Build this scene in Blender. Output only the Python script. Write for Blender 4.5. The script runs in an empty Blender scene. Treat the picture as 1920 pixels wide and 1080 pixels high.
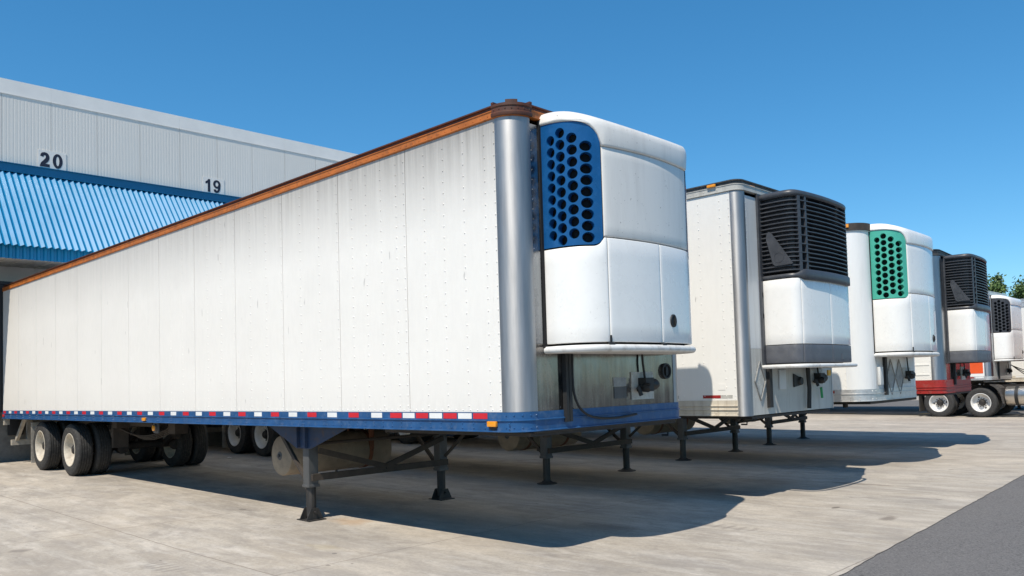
import bpy, bmesh, math, random
from mathutils import Vector, Matrix
from mathutils.geometry import delaunay_2d_cdt
R = math.radians
scn = bpy.context.scene
col = scn.collection
random.seed(7)

# ------------------------------------------------------------------ camera
cam_d = bpy.data.cameras.new("camera")
cam = bpy.data.objects.new("camera", cam_d)
col.objects.link(cam)
def cam_axes(yaw, pitch, roll):
    cy, sy, cp, sp = math.cos(yaw), math.sin(yaw), math.cos(pitch), math.sin(pitch)
    f = Vector((cp*cy, cp*sy, sp)); r = Vector((sy, -cy, 0)); u = r.cross(f)
    c, s = math.cos(roll), math.sin(roll)
    return f, c*r + s*u, -s*r + c*u
f_, r_, u_ = cam_axes(R(133.422), R(2.602), R(-1.722))
m = Matrix((r_, u_, -f_)).transposed().to_4x4()
m.translation = Vector((5.052, -5.12, 1.576))
cam.matrix_world = m
cam_d.sensor_fit = 'HORIZONTAL'
cam_d.sensor_width = 36
cam_d.lens = 1539.5/1920*36
cam_d.shift_x = (960-1004.1)/1920
cam_d.shift_y = (648.7-540)/1920
cam_d.clip_start = .1
cam_d.clip_end = 6000
scn.camera = cam

# ------------------------------------------------------------------ light
SUN = Vector((.22, -.62, 1)).normalized()
w = bpy.data.worlds.new("World"); scn.world = w; w.use_nodes = True
nt = w.node_tree
bg = nt.nodes['Background']
sky = nt.nodes.new('ShaderNodeTexSky'); sky.sky_type = 'NISHITA'
sky.sun_disc = False
sky.sun_elevation = math.asin(SUN.z)
sky.sun_rotation = math.atan2(SUN.x, SUN.y)
sky.altitude = 0; sky.air_density = .85; sky.dust_density = 0.; sky.ozone_density = 2.6
hs = nt.nodes.new('ShaderNodeHueSaturation'); hs.inputs['Hue'].default_value = .490
hs.inputs['Saturation'].default_value = 1.42; hs.inputs['Value'].default_value = 1.
gm = nt.nodes.new('ShaderNodeGamma'); gm.inputs[1].default_value = .78
nt.links.new(sky.outputs[0], gm.inputs[0]); nt.links.new(gm.outputs[0], hs.inputs['Color']); tint = nt.nodes.new('ShaderNodeMix'); tint.data_type = 'RGBA'; tint.blend_type = 'MULTIPLY'; tint.inputs[0].default_value = 1
tint.inputs[7].default_value = (1.02, 1.33, 1.5, 1)
nt.links.new(hs.outputs[0], tint.inputs[6]); nt.links.new(tint.outputs[2], bg.inputs[0])
bg.inputs[1].default_value = .14
sl = bpy.data.lights.new("sun", 'SUN'); sl.energy = 4.9; sl.angle = R(.5); sl.color = (1, .92, .8)
so = bpy.data.objects.new("sun", sl); col.objects.link(so)
so.rotation_euler = SUN.to_track_quat('Z', 'Y').to_euler()
so.location = (0, -20, 40)
scn.view_settings.view_transform = 'Standard'
scn.view_settings.look = 'None'
scn.view_settings.exposure = .05
scn.view_settings.gamma = 1

# ------------------------------------------------------------------ materials
class NB:
    """small node builder"""
    def __init__(s, name):
        s.m = bpy.data.materials.new(name); s.m.use_nodes = True
        s.t = s.m.node_tree; s.b = s.t.nodes['Principled BSDF']
        s.tc = s.t.nodes.new('ShaderNodeTexCoord')
    def n(s, t, **k):
        x = s.t.nodes.new(t)
        for a, v in k.items(): setattr(x, a, v)
        return x
    def l(s, a, b): s.t.links.new(a, b)
    def mapping(s, scale=(1, 1, 1), loc=(0, 0, 0)):
        x = s.n('ShaderNodeMapping'); x.inputs['Scale'].default_value = scale
        x.inputs['Location'].default_value = loc
        s.l(s.tc.outputs['Object'], x.inputs[0]); return x.outputs[0]
    def noise(s, scale, detail=6, rough=.55, vec=None, dist=0):
        x = s.n('ShaderNodeTexNoise'); x.inputs['Scale'].default_value = scale
        x.inputs['Detail'].default_value = detail; x.inputs['Roughness'].default_value = rough
        x.inputs['Distortion'].default_value = dist
        s.l(vec if vec else s.tc.outputs['Object'], x.inputs['Vector']); return x.outputs['Fac']
    def ramp(s, fac, *stops):
        x = s.n('ShaderNodeValToRGB'); e = x.color_ramp.elements
        while len(e) < len(stops): e.new(.5)
        for i, (p, c) in enumerate(stops):
            e[i].position = p
            e[i].color = (c, c, c, 1) if isinstance(c, (int, float)) else (*c, 1)
        s.l(fac, x.inputs[0]); return x.outputs[0]
    def mix(s, fac, a, b, mode='MIX'):
        x = s.n('ShaderNodeMix', data_type='RGBA', blend_type=mode)
        for sock, v in ((x.inputs[0], fac), (x.inputs[6], a), (x.inputs[7], b)):
            if isinstance(v, (int, float)): sock.default_value = v if sock == x.inputs[0] else (v, v, v, 1)
            elif isinstance(v, tuple): sock.default_value = (*v, 1)
            else: s.l(v, sock)
        return x.outputs[2]
    def math(s, op, a, b=0, c=0):
        x = s.n('ShaderNodeMath', operation=op)
        for i, v in enumerate((a, b, c)):
            if isinstance(v, (int, float)): x.inputs[i].default_value = v
            else: s.l(v, x.inputs[i])
        return x.outputs[0]
    def bump(s, h, strength=.3, dist=.01):
        x = s.n('ShaderNodeBump'); x.inputs['Strength'].default_value = strength
        x.inputs['Distance'].default_value = dist
        s.l(h, x.inputs['Height']); s.l(x.outputs[0], s.b.inputs['Normal'])
    def base(s, c):
        if isinstance(c, tuple): s.b.inputs['Base Color'].default_value = (*c, 1)
        else: s.l(c, s.b.inputs['Base Color'])
    def set(s, rough=.5, metal=0, **k):
        if isinstance(rough, (int, float)): s.b.inputs['Roughness'].default_value = rough
        else: s.l(rough, s.b.inputs['Roughness'])
        s.b.inputs['Metallic'].default_value = metal
        for a, v in k.items(): s.b.inputs[a].default_value = v

M = {}
def simple(name, c, rough=.5, metal=0, var=.25, scale=6, dirt=None, dirt_amt=.5, bump=0, streak=False, specks=0, **k):
    """painted / plain surface with soft wear; dirt = colour of grime patches"""
    b = NB(name)
    vec = b.mapping((1, 1, .12)) if streak else None
    n1 = b.noise(scale, 6, .6, vec)
    dark = tuple(x*(1-var) for x in c); lite = tuple(min(1, x*(1+var*.5)) for x in c)
    o = b.mix(b.ramp(n1, (.3, 0.), (.7, 1.)), dark, lite)
    if dirt:
        n2 = b.noise(scale*2.7, 8, .65, vec)
        o = b.mix(b.math('MULTIPLY', b.ramp(n2, (.5, 0.), (.72, 1.)), dirt_amt), o, dirt)
    if specks:
        sv = b.noise(34, 2, .5); o = b.mix(b.math('MULTIPLY', b.ramp(sv, (.7, 0.), (.74, 1.)), specks), o, (.12, .1, .08))
    b.base(o)
    rr = b.math('MULTIPLY_ADD', n1, .25, rough-.12)
    b.set(rr, metal, **k)
    if bump: b.bump(b.noise(scale*12, 4), bump, .004)
    M[name] = b.m
    return b.m

simple('tyre_rubber', (.035, .034, .033), .8, var=.3, scale=9, dirt=(.12, .11, .1), dirt_amt=.45, bump=.3)
simple('rim_white', (.62, .56, .46), .45, var=.25, scale=7, dirt=(.25, .16, .09), dirt_amt=.5)
simple('rim_clean', (.78, .76, .72), .4, var=.1, scale=7, dirt=(.3, .22, .15), dirt_amt=.3)
simple('hub_dark', (.025, .022, .02), .6, var=.3)
simple('chassis_dark', (.035, .03, .027), .7, var=.4, dirt=(.1, .07, .05), dirt_amt=.6)
simple('chassis_brown', (.06, .047, .037), .75, var=.4, dirt=(.03, .025, .02))
simple('chassis_rust', (.2, .075, .035), .8, var=.4, dirt=(.05, .03, .02))
simple('leg_grey', (.095, .098, .1), .55, var=.3, dirt=(.06, .05, .04), streak=True)
simple('leg_dark', (.028, .026, .025), .6, var=.4, dirt=(.13, .11, .09), dirt_amt=.5, streak=True)
simple('tank_tan', (.3, .235, .165), .6, var=.25, scale=4, dirt=(.16, .12, .09), dirt_amt=.6)
simple('tank_metal', (.62, .58, .52), .33, metal=.9, var=.2, scale=5)
simple('blue_rail', (.014, .085, .23), .42, var=.25, scale=5, dirt=(.15, .2, .28), dirt_amt=.4)
simple('bracket_blue_shaded', (.02, .045, .1), .6, var=.35, scale=4, dirt=(.07, .05, .04), dirt_amt=.8)  # rail blue with the shade under the trailer painted in, plus brown dirt
simple('red_rail', (.34, .022, .017), .45, var=.25, scale=5, dirt=(.28, .12, .1), dirt_amt=.5)
simple('orange_rail', (.5, .15, .024), .5, var=.3, scale=4, dirt=(.13, .05, .02), dirt_amt=.7)
simple('brown_rail', (.1, .032, .015), .55, var=.35, scale=5, dirt=(.03, .02, .015), dirt_amt=.7)
simple('cream_rail', (.62, .56, .46), .5, var=.15, scale=5, dirt=(.34, .26, .18), dirt_amt=.6, streak=True)
simple('alu_rail', (.66, .65, .63), .42, metal=.7, var=.15, scale=5, dirt=(.35, .33, .3), dirt_amt=.4)
simple('dark_cap', (.05, .05, .052), .55, var=.3, dirt=(.16, .14, .12))
simple('tape_red', (.62, .02, .035), .35, var=.1)
simple('tape_dark_red', (.33, .02, .02), .4, var=.2)
simple('tape_white', (.8, .8, .78), .35, var=.08)
simple('lamp_amber', (.9, .33, .015), .2, var=.08, **{'Coat Weight': .5})
simple('lamp_red', (.55, .03, .03), .2, var=.1)
simple('rubber_black', (.02, .02, .02), .6, var=.3)
simple('unit_white', (.87, .85, .81), .28, var=.03, scale=3, dirt=(.5, .48, .44), dirt_amt=.1, specks=.15, **{'Coat Weight': .25})
simple('unit_dirty', (.76, .735, .69), .42, var=.06, scale=2.2, dirt=(.42, .39, .35), dirt_amt=.25, streak=True, specks=.5)
simple('bumper_white', (.7, .69, .66), .45, var=.1, scale=4, dirt=(.33, .28, .22), dirt_amt=.55)
simple('grille_blue', (.005, .078, .235), .28, var=.12, scale=4, dirt=(.03, .15, .4), dirt_amt=.3, **{'Coat Weight': .3})
simple('grille_green', (.07, .42, .31), .4, var=.1, scale=4, dirt=(.12, .45, .36), dirt_amt=.3)
simple('grille_black', (.045, .048, .055), .5, var=.25, scale=6)
simple('slat_black', (.055, .059, .068), .4, var=.25, scale=6, dirt=(.1, .1, .1), dirt_amt=.4)
simple('band_grey', (.1, .105, .12), .5, var=.2, scale=5, dirt=(.16, .16, .16), dirt_amt=.4)
simple('inside_dark', (.006, .006, .007), .8, var=.3)
simple('mudflap_pale', (.42, .38, .32), .7, var=.3, dirt=(.15, .12, .1))
simple('mudflap_dark', (.06, .055, .05), .75, var=.3, dirt=(.16, .13, .11))
simple('roof_alu', (.7, .7, .7), .5, metal=.5, var=.15)
simple('orange_panel', (.78, .1, .02), .4, var=.08, scale=3)
simple('placard', (.3, .3, .29), .5, var=.3, scale=14, dirt=(.1, .1, .1))
simple('placard_pale', (.5, .49, .45), .45, var=.2, scale=12, dirt=(.2, .18, .15))
simple('green_hose', (.02, .3, .1), .5)
simple('yellow_tag', (.75, .42, .02), .5)
simple('cab_paint', (.35, .02, .02), .3, var=.08)
simple('glass_dark', (.02, .025, .03), .08, var=.1)

def trailer_wall(name, c, grime, top_amt, z0=2.7):
    """painted sheet: streaks of grime running down from the roof rail, scuffs, faint oil-canning"""
    b = NB(name)
    sep = b.n('ShaderNodeSeparateXYZ'); b.l(b.tc.outputs['Object'], sep.inputs[0])
    z = sep.outputs['Z']
    st = b.noise(1.6, 9, .72, b.mapping((9, 9, .3)))
    fine = b.noise(9, 6, .7, b.mapping((2, 2, .5)))
    blot = b.noise(1.1, 5, .6)
    h = b.n('ShaderNodeMapRange'); h.inputs[1].default_value = z0; h.inputs[2].default_value = 4.1
    b.l(z, h.inputs[0])
    g = b.math('MULTIPLY', b.math('MULTIPLY', b.math('POWER', h.outputs[0], 1.4), b.math('MULTIPLY_ADD', b.ramp(st, (.3, 0.), (.7, 1.)), .35, .5)), top_amt)
    fx = b.n('ShaderNodeMapRange'); fx.inputs[1].default_value = -12; fx.inputs[2].default_value = -.5; fx.inputs[3].default_value = .45; fx.inputs[4].default_value = 1.
    b.l(sep.outputs['X'], fx.inputs[0]); g = b.math('MULTIPLY', g, fx.outputs[0])
    lowm = b.n('ShaderNodeMapRange'); lowm.inputs[1].default_value = 1.75; lowm.inputs[2].default_value = 1.3
    b.l(z, lowm.inputs[0])
    g2 = b.math('MULTIPLY', b.math('MULTIPLY', lowm.outputs[0], b.ramp(fine, (.35, 0.), (.75, 1.))), .22)
    g = b.math('ADD', g, g2)
    g = b.math('ADD', g, b.math('MULTIPLY', b.ramp(blot, (.4, 0.), (.8, 1.)), .06))
    c0 = b.mix(b.ramp(fine, (.3, 0.), (.7, 1.)), tuple(x*.95 for x in c), c)
    o = b.mix(b.math('MINIMUM', g, 1.), c0, grime)
    # short dark scuffs
    sc = b.noise(7, 3, .5, b.mapping((1.6, 1.6, .35), (3, 1, 0)))
    o = b.mix(b.math('MULTIPLY', b.ramp(sc, (.70, 0.), (.73, 1.)), .45), o, (.2, .19, .18))
    b.base(o)
    b.set(b.math('MULTIPLY_ADD', fine, .2, .35), 0)
    b.bump(b.noise(.9, 2, .4, b.mapping((1, 1, .5))), .25, .03)
    M[name] = b.m
trailer_wall('wall_white', (.86, .83, .775), (.2, .185, .165), 1.25, 3.0)
trailer_wall('wall_clean', (.86, .84, .79), (.5, .48, .44), .2)

ANROT = .25
def metal(name, c, rough, var, stain=None, amt=.6, streak=True, metallic=1.0, aniso=0):
    b = NB(name)
    if aniso:
        tg = b.n('ShaderNodeTangent', direction_type='RADIAL', axis='Z'); b.l(tg.outputs[0], b.b.inputs['Tangent'])
        b.b.inputs['Anisotropic'].default_value = aniso; b.b.inputs['Anisotropic Rotation'].default_value = ANROT
    v = b.mapping((4, 4, .35)) if streak else None
    n1 = b.noise(3, 8, .65, v); n2 = b.noise(30, 4, .6, b.mapping((1, 1, .05)))
    o = b.mix(b.ramp(n1, (.3, 0.), (.7, 1.)), tuple(x*(1-var) for x in c), c)
    if stain:
        n3 = b.noise(2.2, 9, .7, b.mapping((1, 1, .6), (5, 2, 1)))
        k = b.math('MULTIPLY', b.ramp(n3, (.47, 0.), (.6, 1.)), amt)
        o = b.mix(k, o, stain)
        mm = b.math('SUBTRACT', metallic, k); b.l(mm, b.b.inputs['Metallic'])
    b.base(o)
    b.b.inputs['Roughness'].default_value = rough
    if not stain: b.b.inputs['Metallic'].default_value = metallic
    b.l(b.math('MULTIPLY_ADD', b.math('ADD', n1, n2), .18, rough-.16), b.b.inputs['Roughness'])
    b.bump(b.noise(2.5, 2, .4), .12, .02)
    M[name] = b.m
metal('post_alu', (.5, .5, .5), .52, .3, aniso=.6)
metal('post_dark', (.42, .43, .45), .36, .3, aniso=.6)
metal('steel_dirty', (.3, .29, .285), .12, .6, (.26, .215, .17), .42)
metal('steel_grey', (.36, .37, .38), .22, .3, (.15, .14, .135), .5)
simple('post_white', (.8, .8, .78), .4, var=.06, scale=2, dirt=(.45, .42, .38), dirt_amt=.25, streak=True)
simple('front_pale', (.5, .49, .45), .5, var=.15, scale=3, dirt=(.2, .18, .15), dirt_amt=.5, streak=True)
simple('front_white', (.62, .63, .62), .45, var=.1, scale=3, dirt=(.28, .25, .22), dirt_amt=.4, streak=True)

# building
def wall_mat(name, c, per, rough=.5):
    b = NB(name)
    n = b.noise(1.2, 6, .6, b.mapping((1, 1, .15)))
    o = b.mix(b.ramp(n, (.3, 0.), (.75, 1.)), tuple(x*.93 for x in c), c)
    b.base(o); b.set(rough)
    M[name] = b.m
wall_mat('cladding_grey', (.73, .69, .625), .13)
simple('coping_grey', (.8, .765, .71), .4, var=.06, scale=2)
simple('canopy_blue', (.001, .2, .4), .36, var=.08, scale=1.5, dirt=(.02, .22, .5), dirt_amt=.2, **{'Coat Weight': .2, 'Coat Roughness': .3})
simple('canopy_trim', (.002, .13, .27), .35, var=.1, scale=1.5)
simple('soffit_beige', (.6, .57, .52), .7, var=.12)
simple('dockwall_beige', (.58, .56, .53), .8, var=.12, scale=2)
simple('foundation', (.2, .185, .165), .85, var=.25, scale=3, dirt=(.07, .06, .055), dirt_amt=.5, bump=.3)
simple('seal_black', (.025, .025, .027), .75, var=.3)
simple('door_grey', (.5, .5, .5), .6, var=.1)
simple('sign_plate', (.74, .705, .65), .45, var=.04)
simple('digit_ink', (.012, .014, .03), .5, var=.1)

# concrete yard
def concrete():
    b = NB('concrete')
    ob = b.tc.outputs['Object']
    sep = b.n('ShaderNodeSeparateXYZ'); b.l(ob, sep.inputs[0]); X, Y = sep.outputs['X'], sep.outputs['Y']
    trk = b.noise(1.0, 8, .62, b.mapping((.16, 1.5, 1)), .5)          # streaks along the lanes
    trk2 = b.noise(1.0, 8, .7, b.mapping((.5, 6, 1), (3, 7, 0)))
    blot = b.noise(.55, 8, .62, None, .6)
    fine = b.noise(26, 8, .75)
    o = b.mix(b.ramp(blot, (.32, 0.), (.68, 1.)), (.385, .335, .27), (.575, .515, .43))
    o = b.mix(b.math('MULTIPLY', b.ramp(trk, (.42, 0.), (.66, 1.)), .5), o, (.24, .22, .195))
    o = b.mix(b.math('MULTIPLY', b.ramp(trk2, (.48, 0.), (.7, 1.)), .5), o, (.64, .6, .54))
    o = b.mix(b.math('MULTIPLY', b.ramp(fine, (.35, 1.), (.6, 0.)), .4), o, (.2, .175, .15))
    pt = b.noise(1.5, 7, .68, b.mapping((.7, 1.2, 1), (5, 1, 0)), .8)
    o = b.mix(b.math('MULTIPLY', b.ramp(pt, (.47, 0.), (.66, 1.)), .6), o, (.25, .225, .2))
    pq = b.noise(5, 8, .75, b.mapping((.6, 1.4, 1), (8, 2, 0)), .4)
    o = b.mix(b.math('MULTIPLY', b.ramp(pq, (.5, 0.), (.68, 1.)), .5), o, (.22, .195, .17))
    pw = b.noise(3, 7, .7, b.mapping((.5, 1.3, 1), (1, 6, 0)), .4)
    o = b.mix(b.math('MULTIPLY', b.ramp(pw, (.52, 0.), (.68, 1.)), .4), o, (.66, .61, .54))
    v2 = b.n('ShaderNodeTexVoronoi'); v2.inputs['Scale'].default_value = 4.5; b.l(b.mapping((.7, 1.3, 1), (2, 2, 0)), v2.inputs['Vector'])
    c2 = b.n('ShaderNodeSeparateColor'); b.l(v2.outputs['Color'], c2.inputs[0])
    s2 = b.math('LESS_THAN', b.math('ADD', v2.outputs['Distance'], b.math('MULTIPLY', b.noise(30, 2), .06)), b.math('MULTIPLY_ADD', b.math('POWER', c2.outputs[1], 7.), .17, .0))
    o = b.mix(b.math('MULTIPLY', s2, .65), o, (.09, .075, .065))
    # warm and cool patches
    pa = b.noise(.3, 4, .5, b.mapping((1, 1, 1), (9, 4, 0)))
    o = b.mix(b.math('MULTIPLY', b.ramp(pa, (.45, 0.), (.7, 1.)), .35), o, (.5, .42, .32))
    # scattered oil drips
    vo = b.n('ShaderNodeTexVoronoi'); vo.inputs['Scale'].default_value = 1.5
    b.l(b.mapping((.75, 1.15, 1)), vo.inputs['Vector'])
    jig = b.noise(11, 3, .6)
    d = b.math('ADD', vo.outputs['Distance'], b.math('MULTIPLY', jig, .07))
    csep = b.n('ShaderNodeSeparateColor'); b.l(vo.outputs['Color'], csep.inputs[0])
    lim = b.math('MULTIPLY', b.math('POWER', csep.outputs[0], 4.), .09)
    spot = b.math('LESS_THAN', b.math('SUBTRACT', d, .035), lim)
    o = b.mix(b.math('MULTIPLY', spot, .6), o, (.1, .085, .075))
    # larger faint stains beneath where tractors stand
    st = b.noise(.9, 7, .65, b.mapping((.5, 1, 1), (21, 13, 0)))
    o = b.mix(b.math('MULTIPLY', b.ramp(st, (.58, 0.), (.72, 1.)), .45), o, (.2, .175, .15))
    # marks with a shape of their own
    ja = b.noise(2.3, 6, .65); jb = b.noise(2.3, 6, .65, b.mapping((1, 1, 1), (7, 3, 0)))
    def blob(cx, cy, rx, ry, colr, amt, o, soft=.5, stripe=None):
        dx = b.math('MULTIPLY', b.math('ADD', b.math('SUBTRACT', X, cx), b.math('MULTIPLY', b.math('SUBTRACT', ja, .5), rx*2.6)), 1/rx)
        dy = b.math('MULTIPLY', b.math('ADD', b.math('SUBTRACT', Y, cy), b.math('MULTIPLY', b.math('SUBTRACT', jb, .5), ry*2.6)), 1/ry)
        dd = b.math('ADD', b.math('MULTIPLY', dx, dx), b.math('MULTIPLY', dy, dy))
        return b.mix(b.math('MULTIPLY', b.ramp(dd, (1-soft, 1.), (1., 0.)), amt if stripe is None else b.math('MULTIPLY', stripe, amt)), o, colr)
    o = blob(1.62, 3.96, .1, .22, (.12, .09, .07), .6, o, .8)
    o = blob(.85, 4.4, .05, .12, (.1, .08, .06), .7, o)
    o = blob(-3.35, .5, .35, .22, (.42, .25, .12), .45, o, .9)
    o = blob(-4.7, -2.6, .12, .1, (.12, .1, .09), .5, o, .8)
    o = blob(-.6, 1.9, .4, .2, (.09, .08, .075), .35, o, .9)
    o = blob(-1.0, 4.9, .5, .35, (.1, .09, .08), .35, o, .9)
    o = blob(-2.2, -.6, .3, .15, (.4, .33, .2), .4, o, .8)
    o = blob(.2, 6.6, .5, .1, (.12, .1, .085), .5, o, .8)
    o = blob(-5.5, .15, .5, .12, (.15, .13, .11), .35, o, .8)
    def stripes(ph, sc):
        wv2 = b.n('ShaderNodeTexWave', wave_type='BANDS', bands_direction='X'); wv2.inputs['Scale'].default_value = sc
        wv2.inputs['Distortion'].default_value = 2.5; wv2.inputs['Detail'].default_value = 2; wv2.inputs['Detail Scale'].default_value = .6
        b.l(b.mapping((1, .5, 1), (ph, 0, 0)), wv2.inputs['Vector']); return b.ramp(wv2.outputs['Fac'], (.5, 0.), (.75, 1.))
    o = blob(-5.0, -1.05, .34, .12, (.14, .125, .11), .55, o, .7, stripes(0, 3.2))
    o = blob(-6.9, -.5, .4, .14, (.16, .14, .125), .4, o, .8, stripes(2, 2.6))
    o = blob(-2.6, -2.0, .45, .13, (.16, .14, .125), .4, o, .8, stripes(5, 2.8))
    o = blob(.4, 2.6, .5, .16, (.16, .14, .125), .35, o, .8, stripes(1, 2.2))
    fl = b.noise(19, 2, .5, b.mapping((1, 1.5, 1)))
    o = b.mix(b.math('MULTIPLY', b.ramp(fl, (.755, 0.), (.77, 1.)), .6), o, (.09, .075, .06))
    ve = b.n('ShaderNodeTexVoronoi', feature='DISTANCE_TO_EDGE'); ve.inputs['Scale'].default_value = .34
    wv = b.n('ShaderNodeVectorMath', operation='ADD'); b.l(ob, wv.inputs[0])
    nz = b.n('ShaderNodeTexNoise'); nz.inputs['Scale'].default_value = 1.6; nz.inputs['Detail'].default_value = 6; b.l(ob, nz.inputs['Vector'])
    b.l(nz.outputs['Color'], wv.inputs[1]); b.l(wv.outputs[0], ve.inputs['Vector'])
    mask = b.ramp(b.noise(.35, 3, .5, b.mapping((1, 1, 1), (2, 8, 0))), (.5, 0.), (.56, 1.))
    crack = b.math('MULTIPLY', b.math('LESS_THAN', ve.outputs['Distance'], .0035), mask)
    o = b.mix(b.math('MULTIPLY', crack, .0), o, (.15, .125, .1))
    grit = b.noise(70, 4, .8)
    o = b.mix(b.math('MULTIPLY', b.ramp(grit, (.58, 0.), (.66, 1.)), .35), o, (.16, .14, .12))
    # tyre scuffs that curve across the slabs
    wa = b.n('ShaderNodeTexWave', wave_type='RINGS', rings_direction='Z'); wa.inputs['Scale'].default_value = .09; wa.inputs['Distortion'].default_value = 1.2; wa.inputs['Detail'].default_value = 3
    b.l(b.mapping((1, 1, 1), (-6, 9, 0)), wa.inputs['Vector'])
    sm = b.ramp(b.noise(.6, 5, .6, b.mapping((.6, 1, 1), (4, 4, 0))), (.48, 0.), (.62, 1.))
    o = b.mix(b.math('MULTIPLY', b.math('MULTIPLY', b.ramp(wa.outputs['Fac'], (.86, 0.), (.93, 1.)), sm), .3), o, (.17, .155, .14))
    # slab joints
    wob = b.math('MULTIPLY', b.math('SUBTRACT', b.noise(3, 3), .5), .03)
    def joint(c, off, pitch):
        t = b.math('ADD', b.math('ADD', c, wob), -off + 500*pitch)
        t = b.math('ABSOLUTE', b.math('SUBTRACT', b.math('MODULO', t, pitch), pitch/2))
        return b.math('LESS_THAN', b.math('SUBTRACT', pitch/2, t), .007)
    j = b.math('MAXIMUM', joint(X, -1.5, 3.7), joint(Y, -1.53, 4.08))
    o = b.mix(b.math('MULTIPLY', j, .7), o, (.17, .14, .115))
    b.base(o); b.set(.85)
    b.bump(b.math('ADD', fine, b.math('MULTIPLY', trk2, .5)), .35, .006)
    M['concrete'] = b.m
concrete()
def asphalt():
    b = NB('asphalt')
    n = b.noise(60, 8, .8); g = b.noise(.8, 6, .6); t = b.noise(1, 6, .6, b.mapping((.3, 2, 1)))
    o = b.mix(b.ramp(n, (.38, 0.), (.66, 1.)), (.05, .048, .046), (.25, .235, .225))
    o = b.mix(b.math('MULTIPLY', b.ramp(g, (.35, 0.), (.7, 1.)), .4), o, (.16, .15, .142))
    sp = b.noise(5, 5, .6, b.mapping((.6, 1, 1)))
    o = b.mix(b.math('MULTIPLY', b.ramp(sp, (.66, 0.), (.7, 1.)), .7), o, (.03, .028, .027))
    b.base(o); b.set(.85); b.bump(n, .5, .01)
    M['asphalt'] = b.m
asphalt()
def leafm():
    b = NB('leaf')
    n = b.noise(.5, 4, .6); n2 = b.noise(4, 3)
    o = b.mix(b.ramp(n, (.35, 0.), (.65, 1.)), (.03, .075, .018), (.1, .16, .035))
    o = b.mix(b.math('MULTIPLY', n2, .4), o, (.12, .17, .05))
    b.base(o); b.set(.6)
    M['leaf'] = b.m
leafm()
simple('bark', (.09, .07, .05), .9, var=.3)

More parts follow.
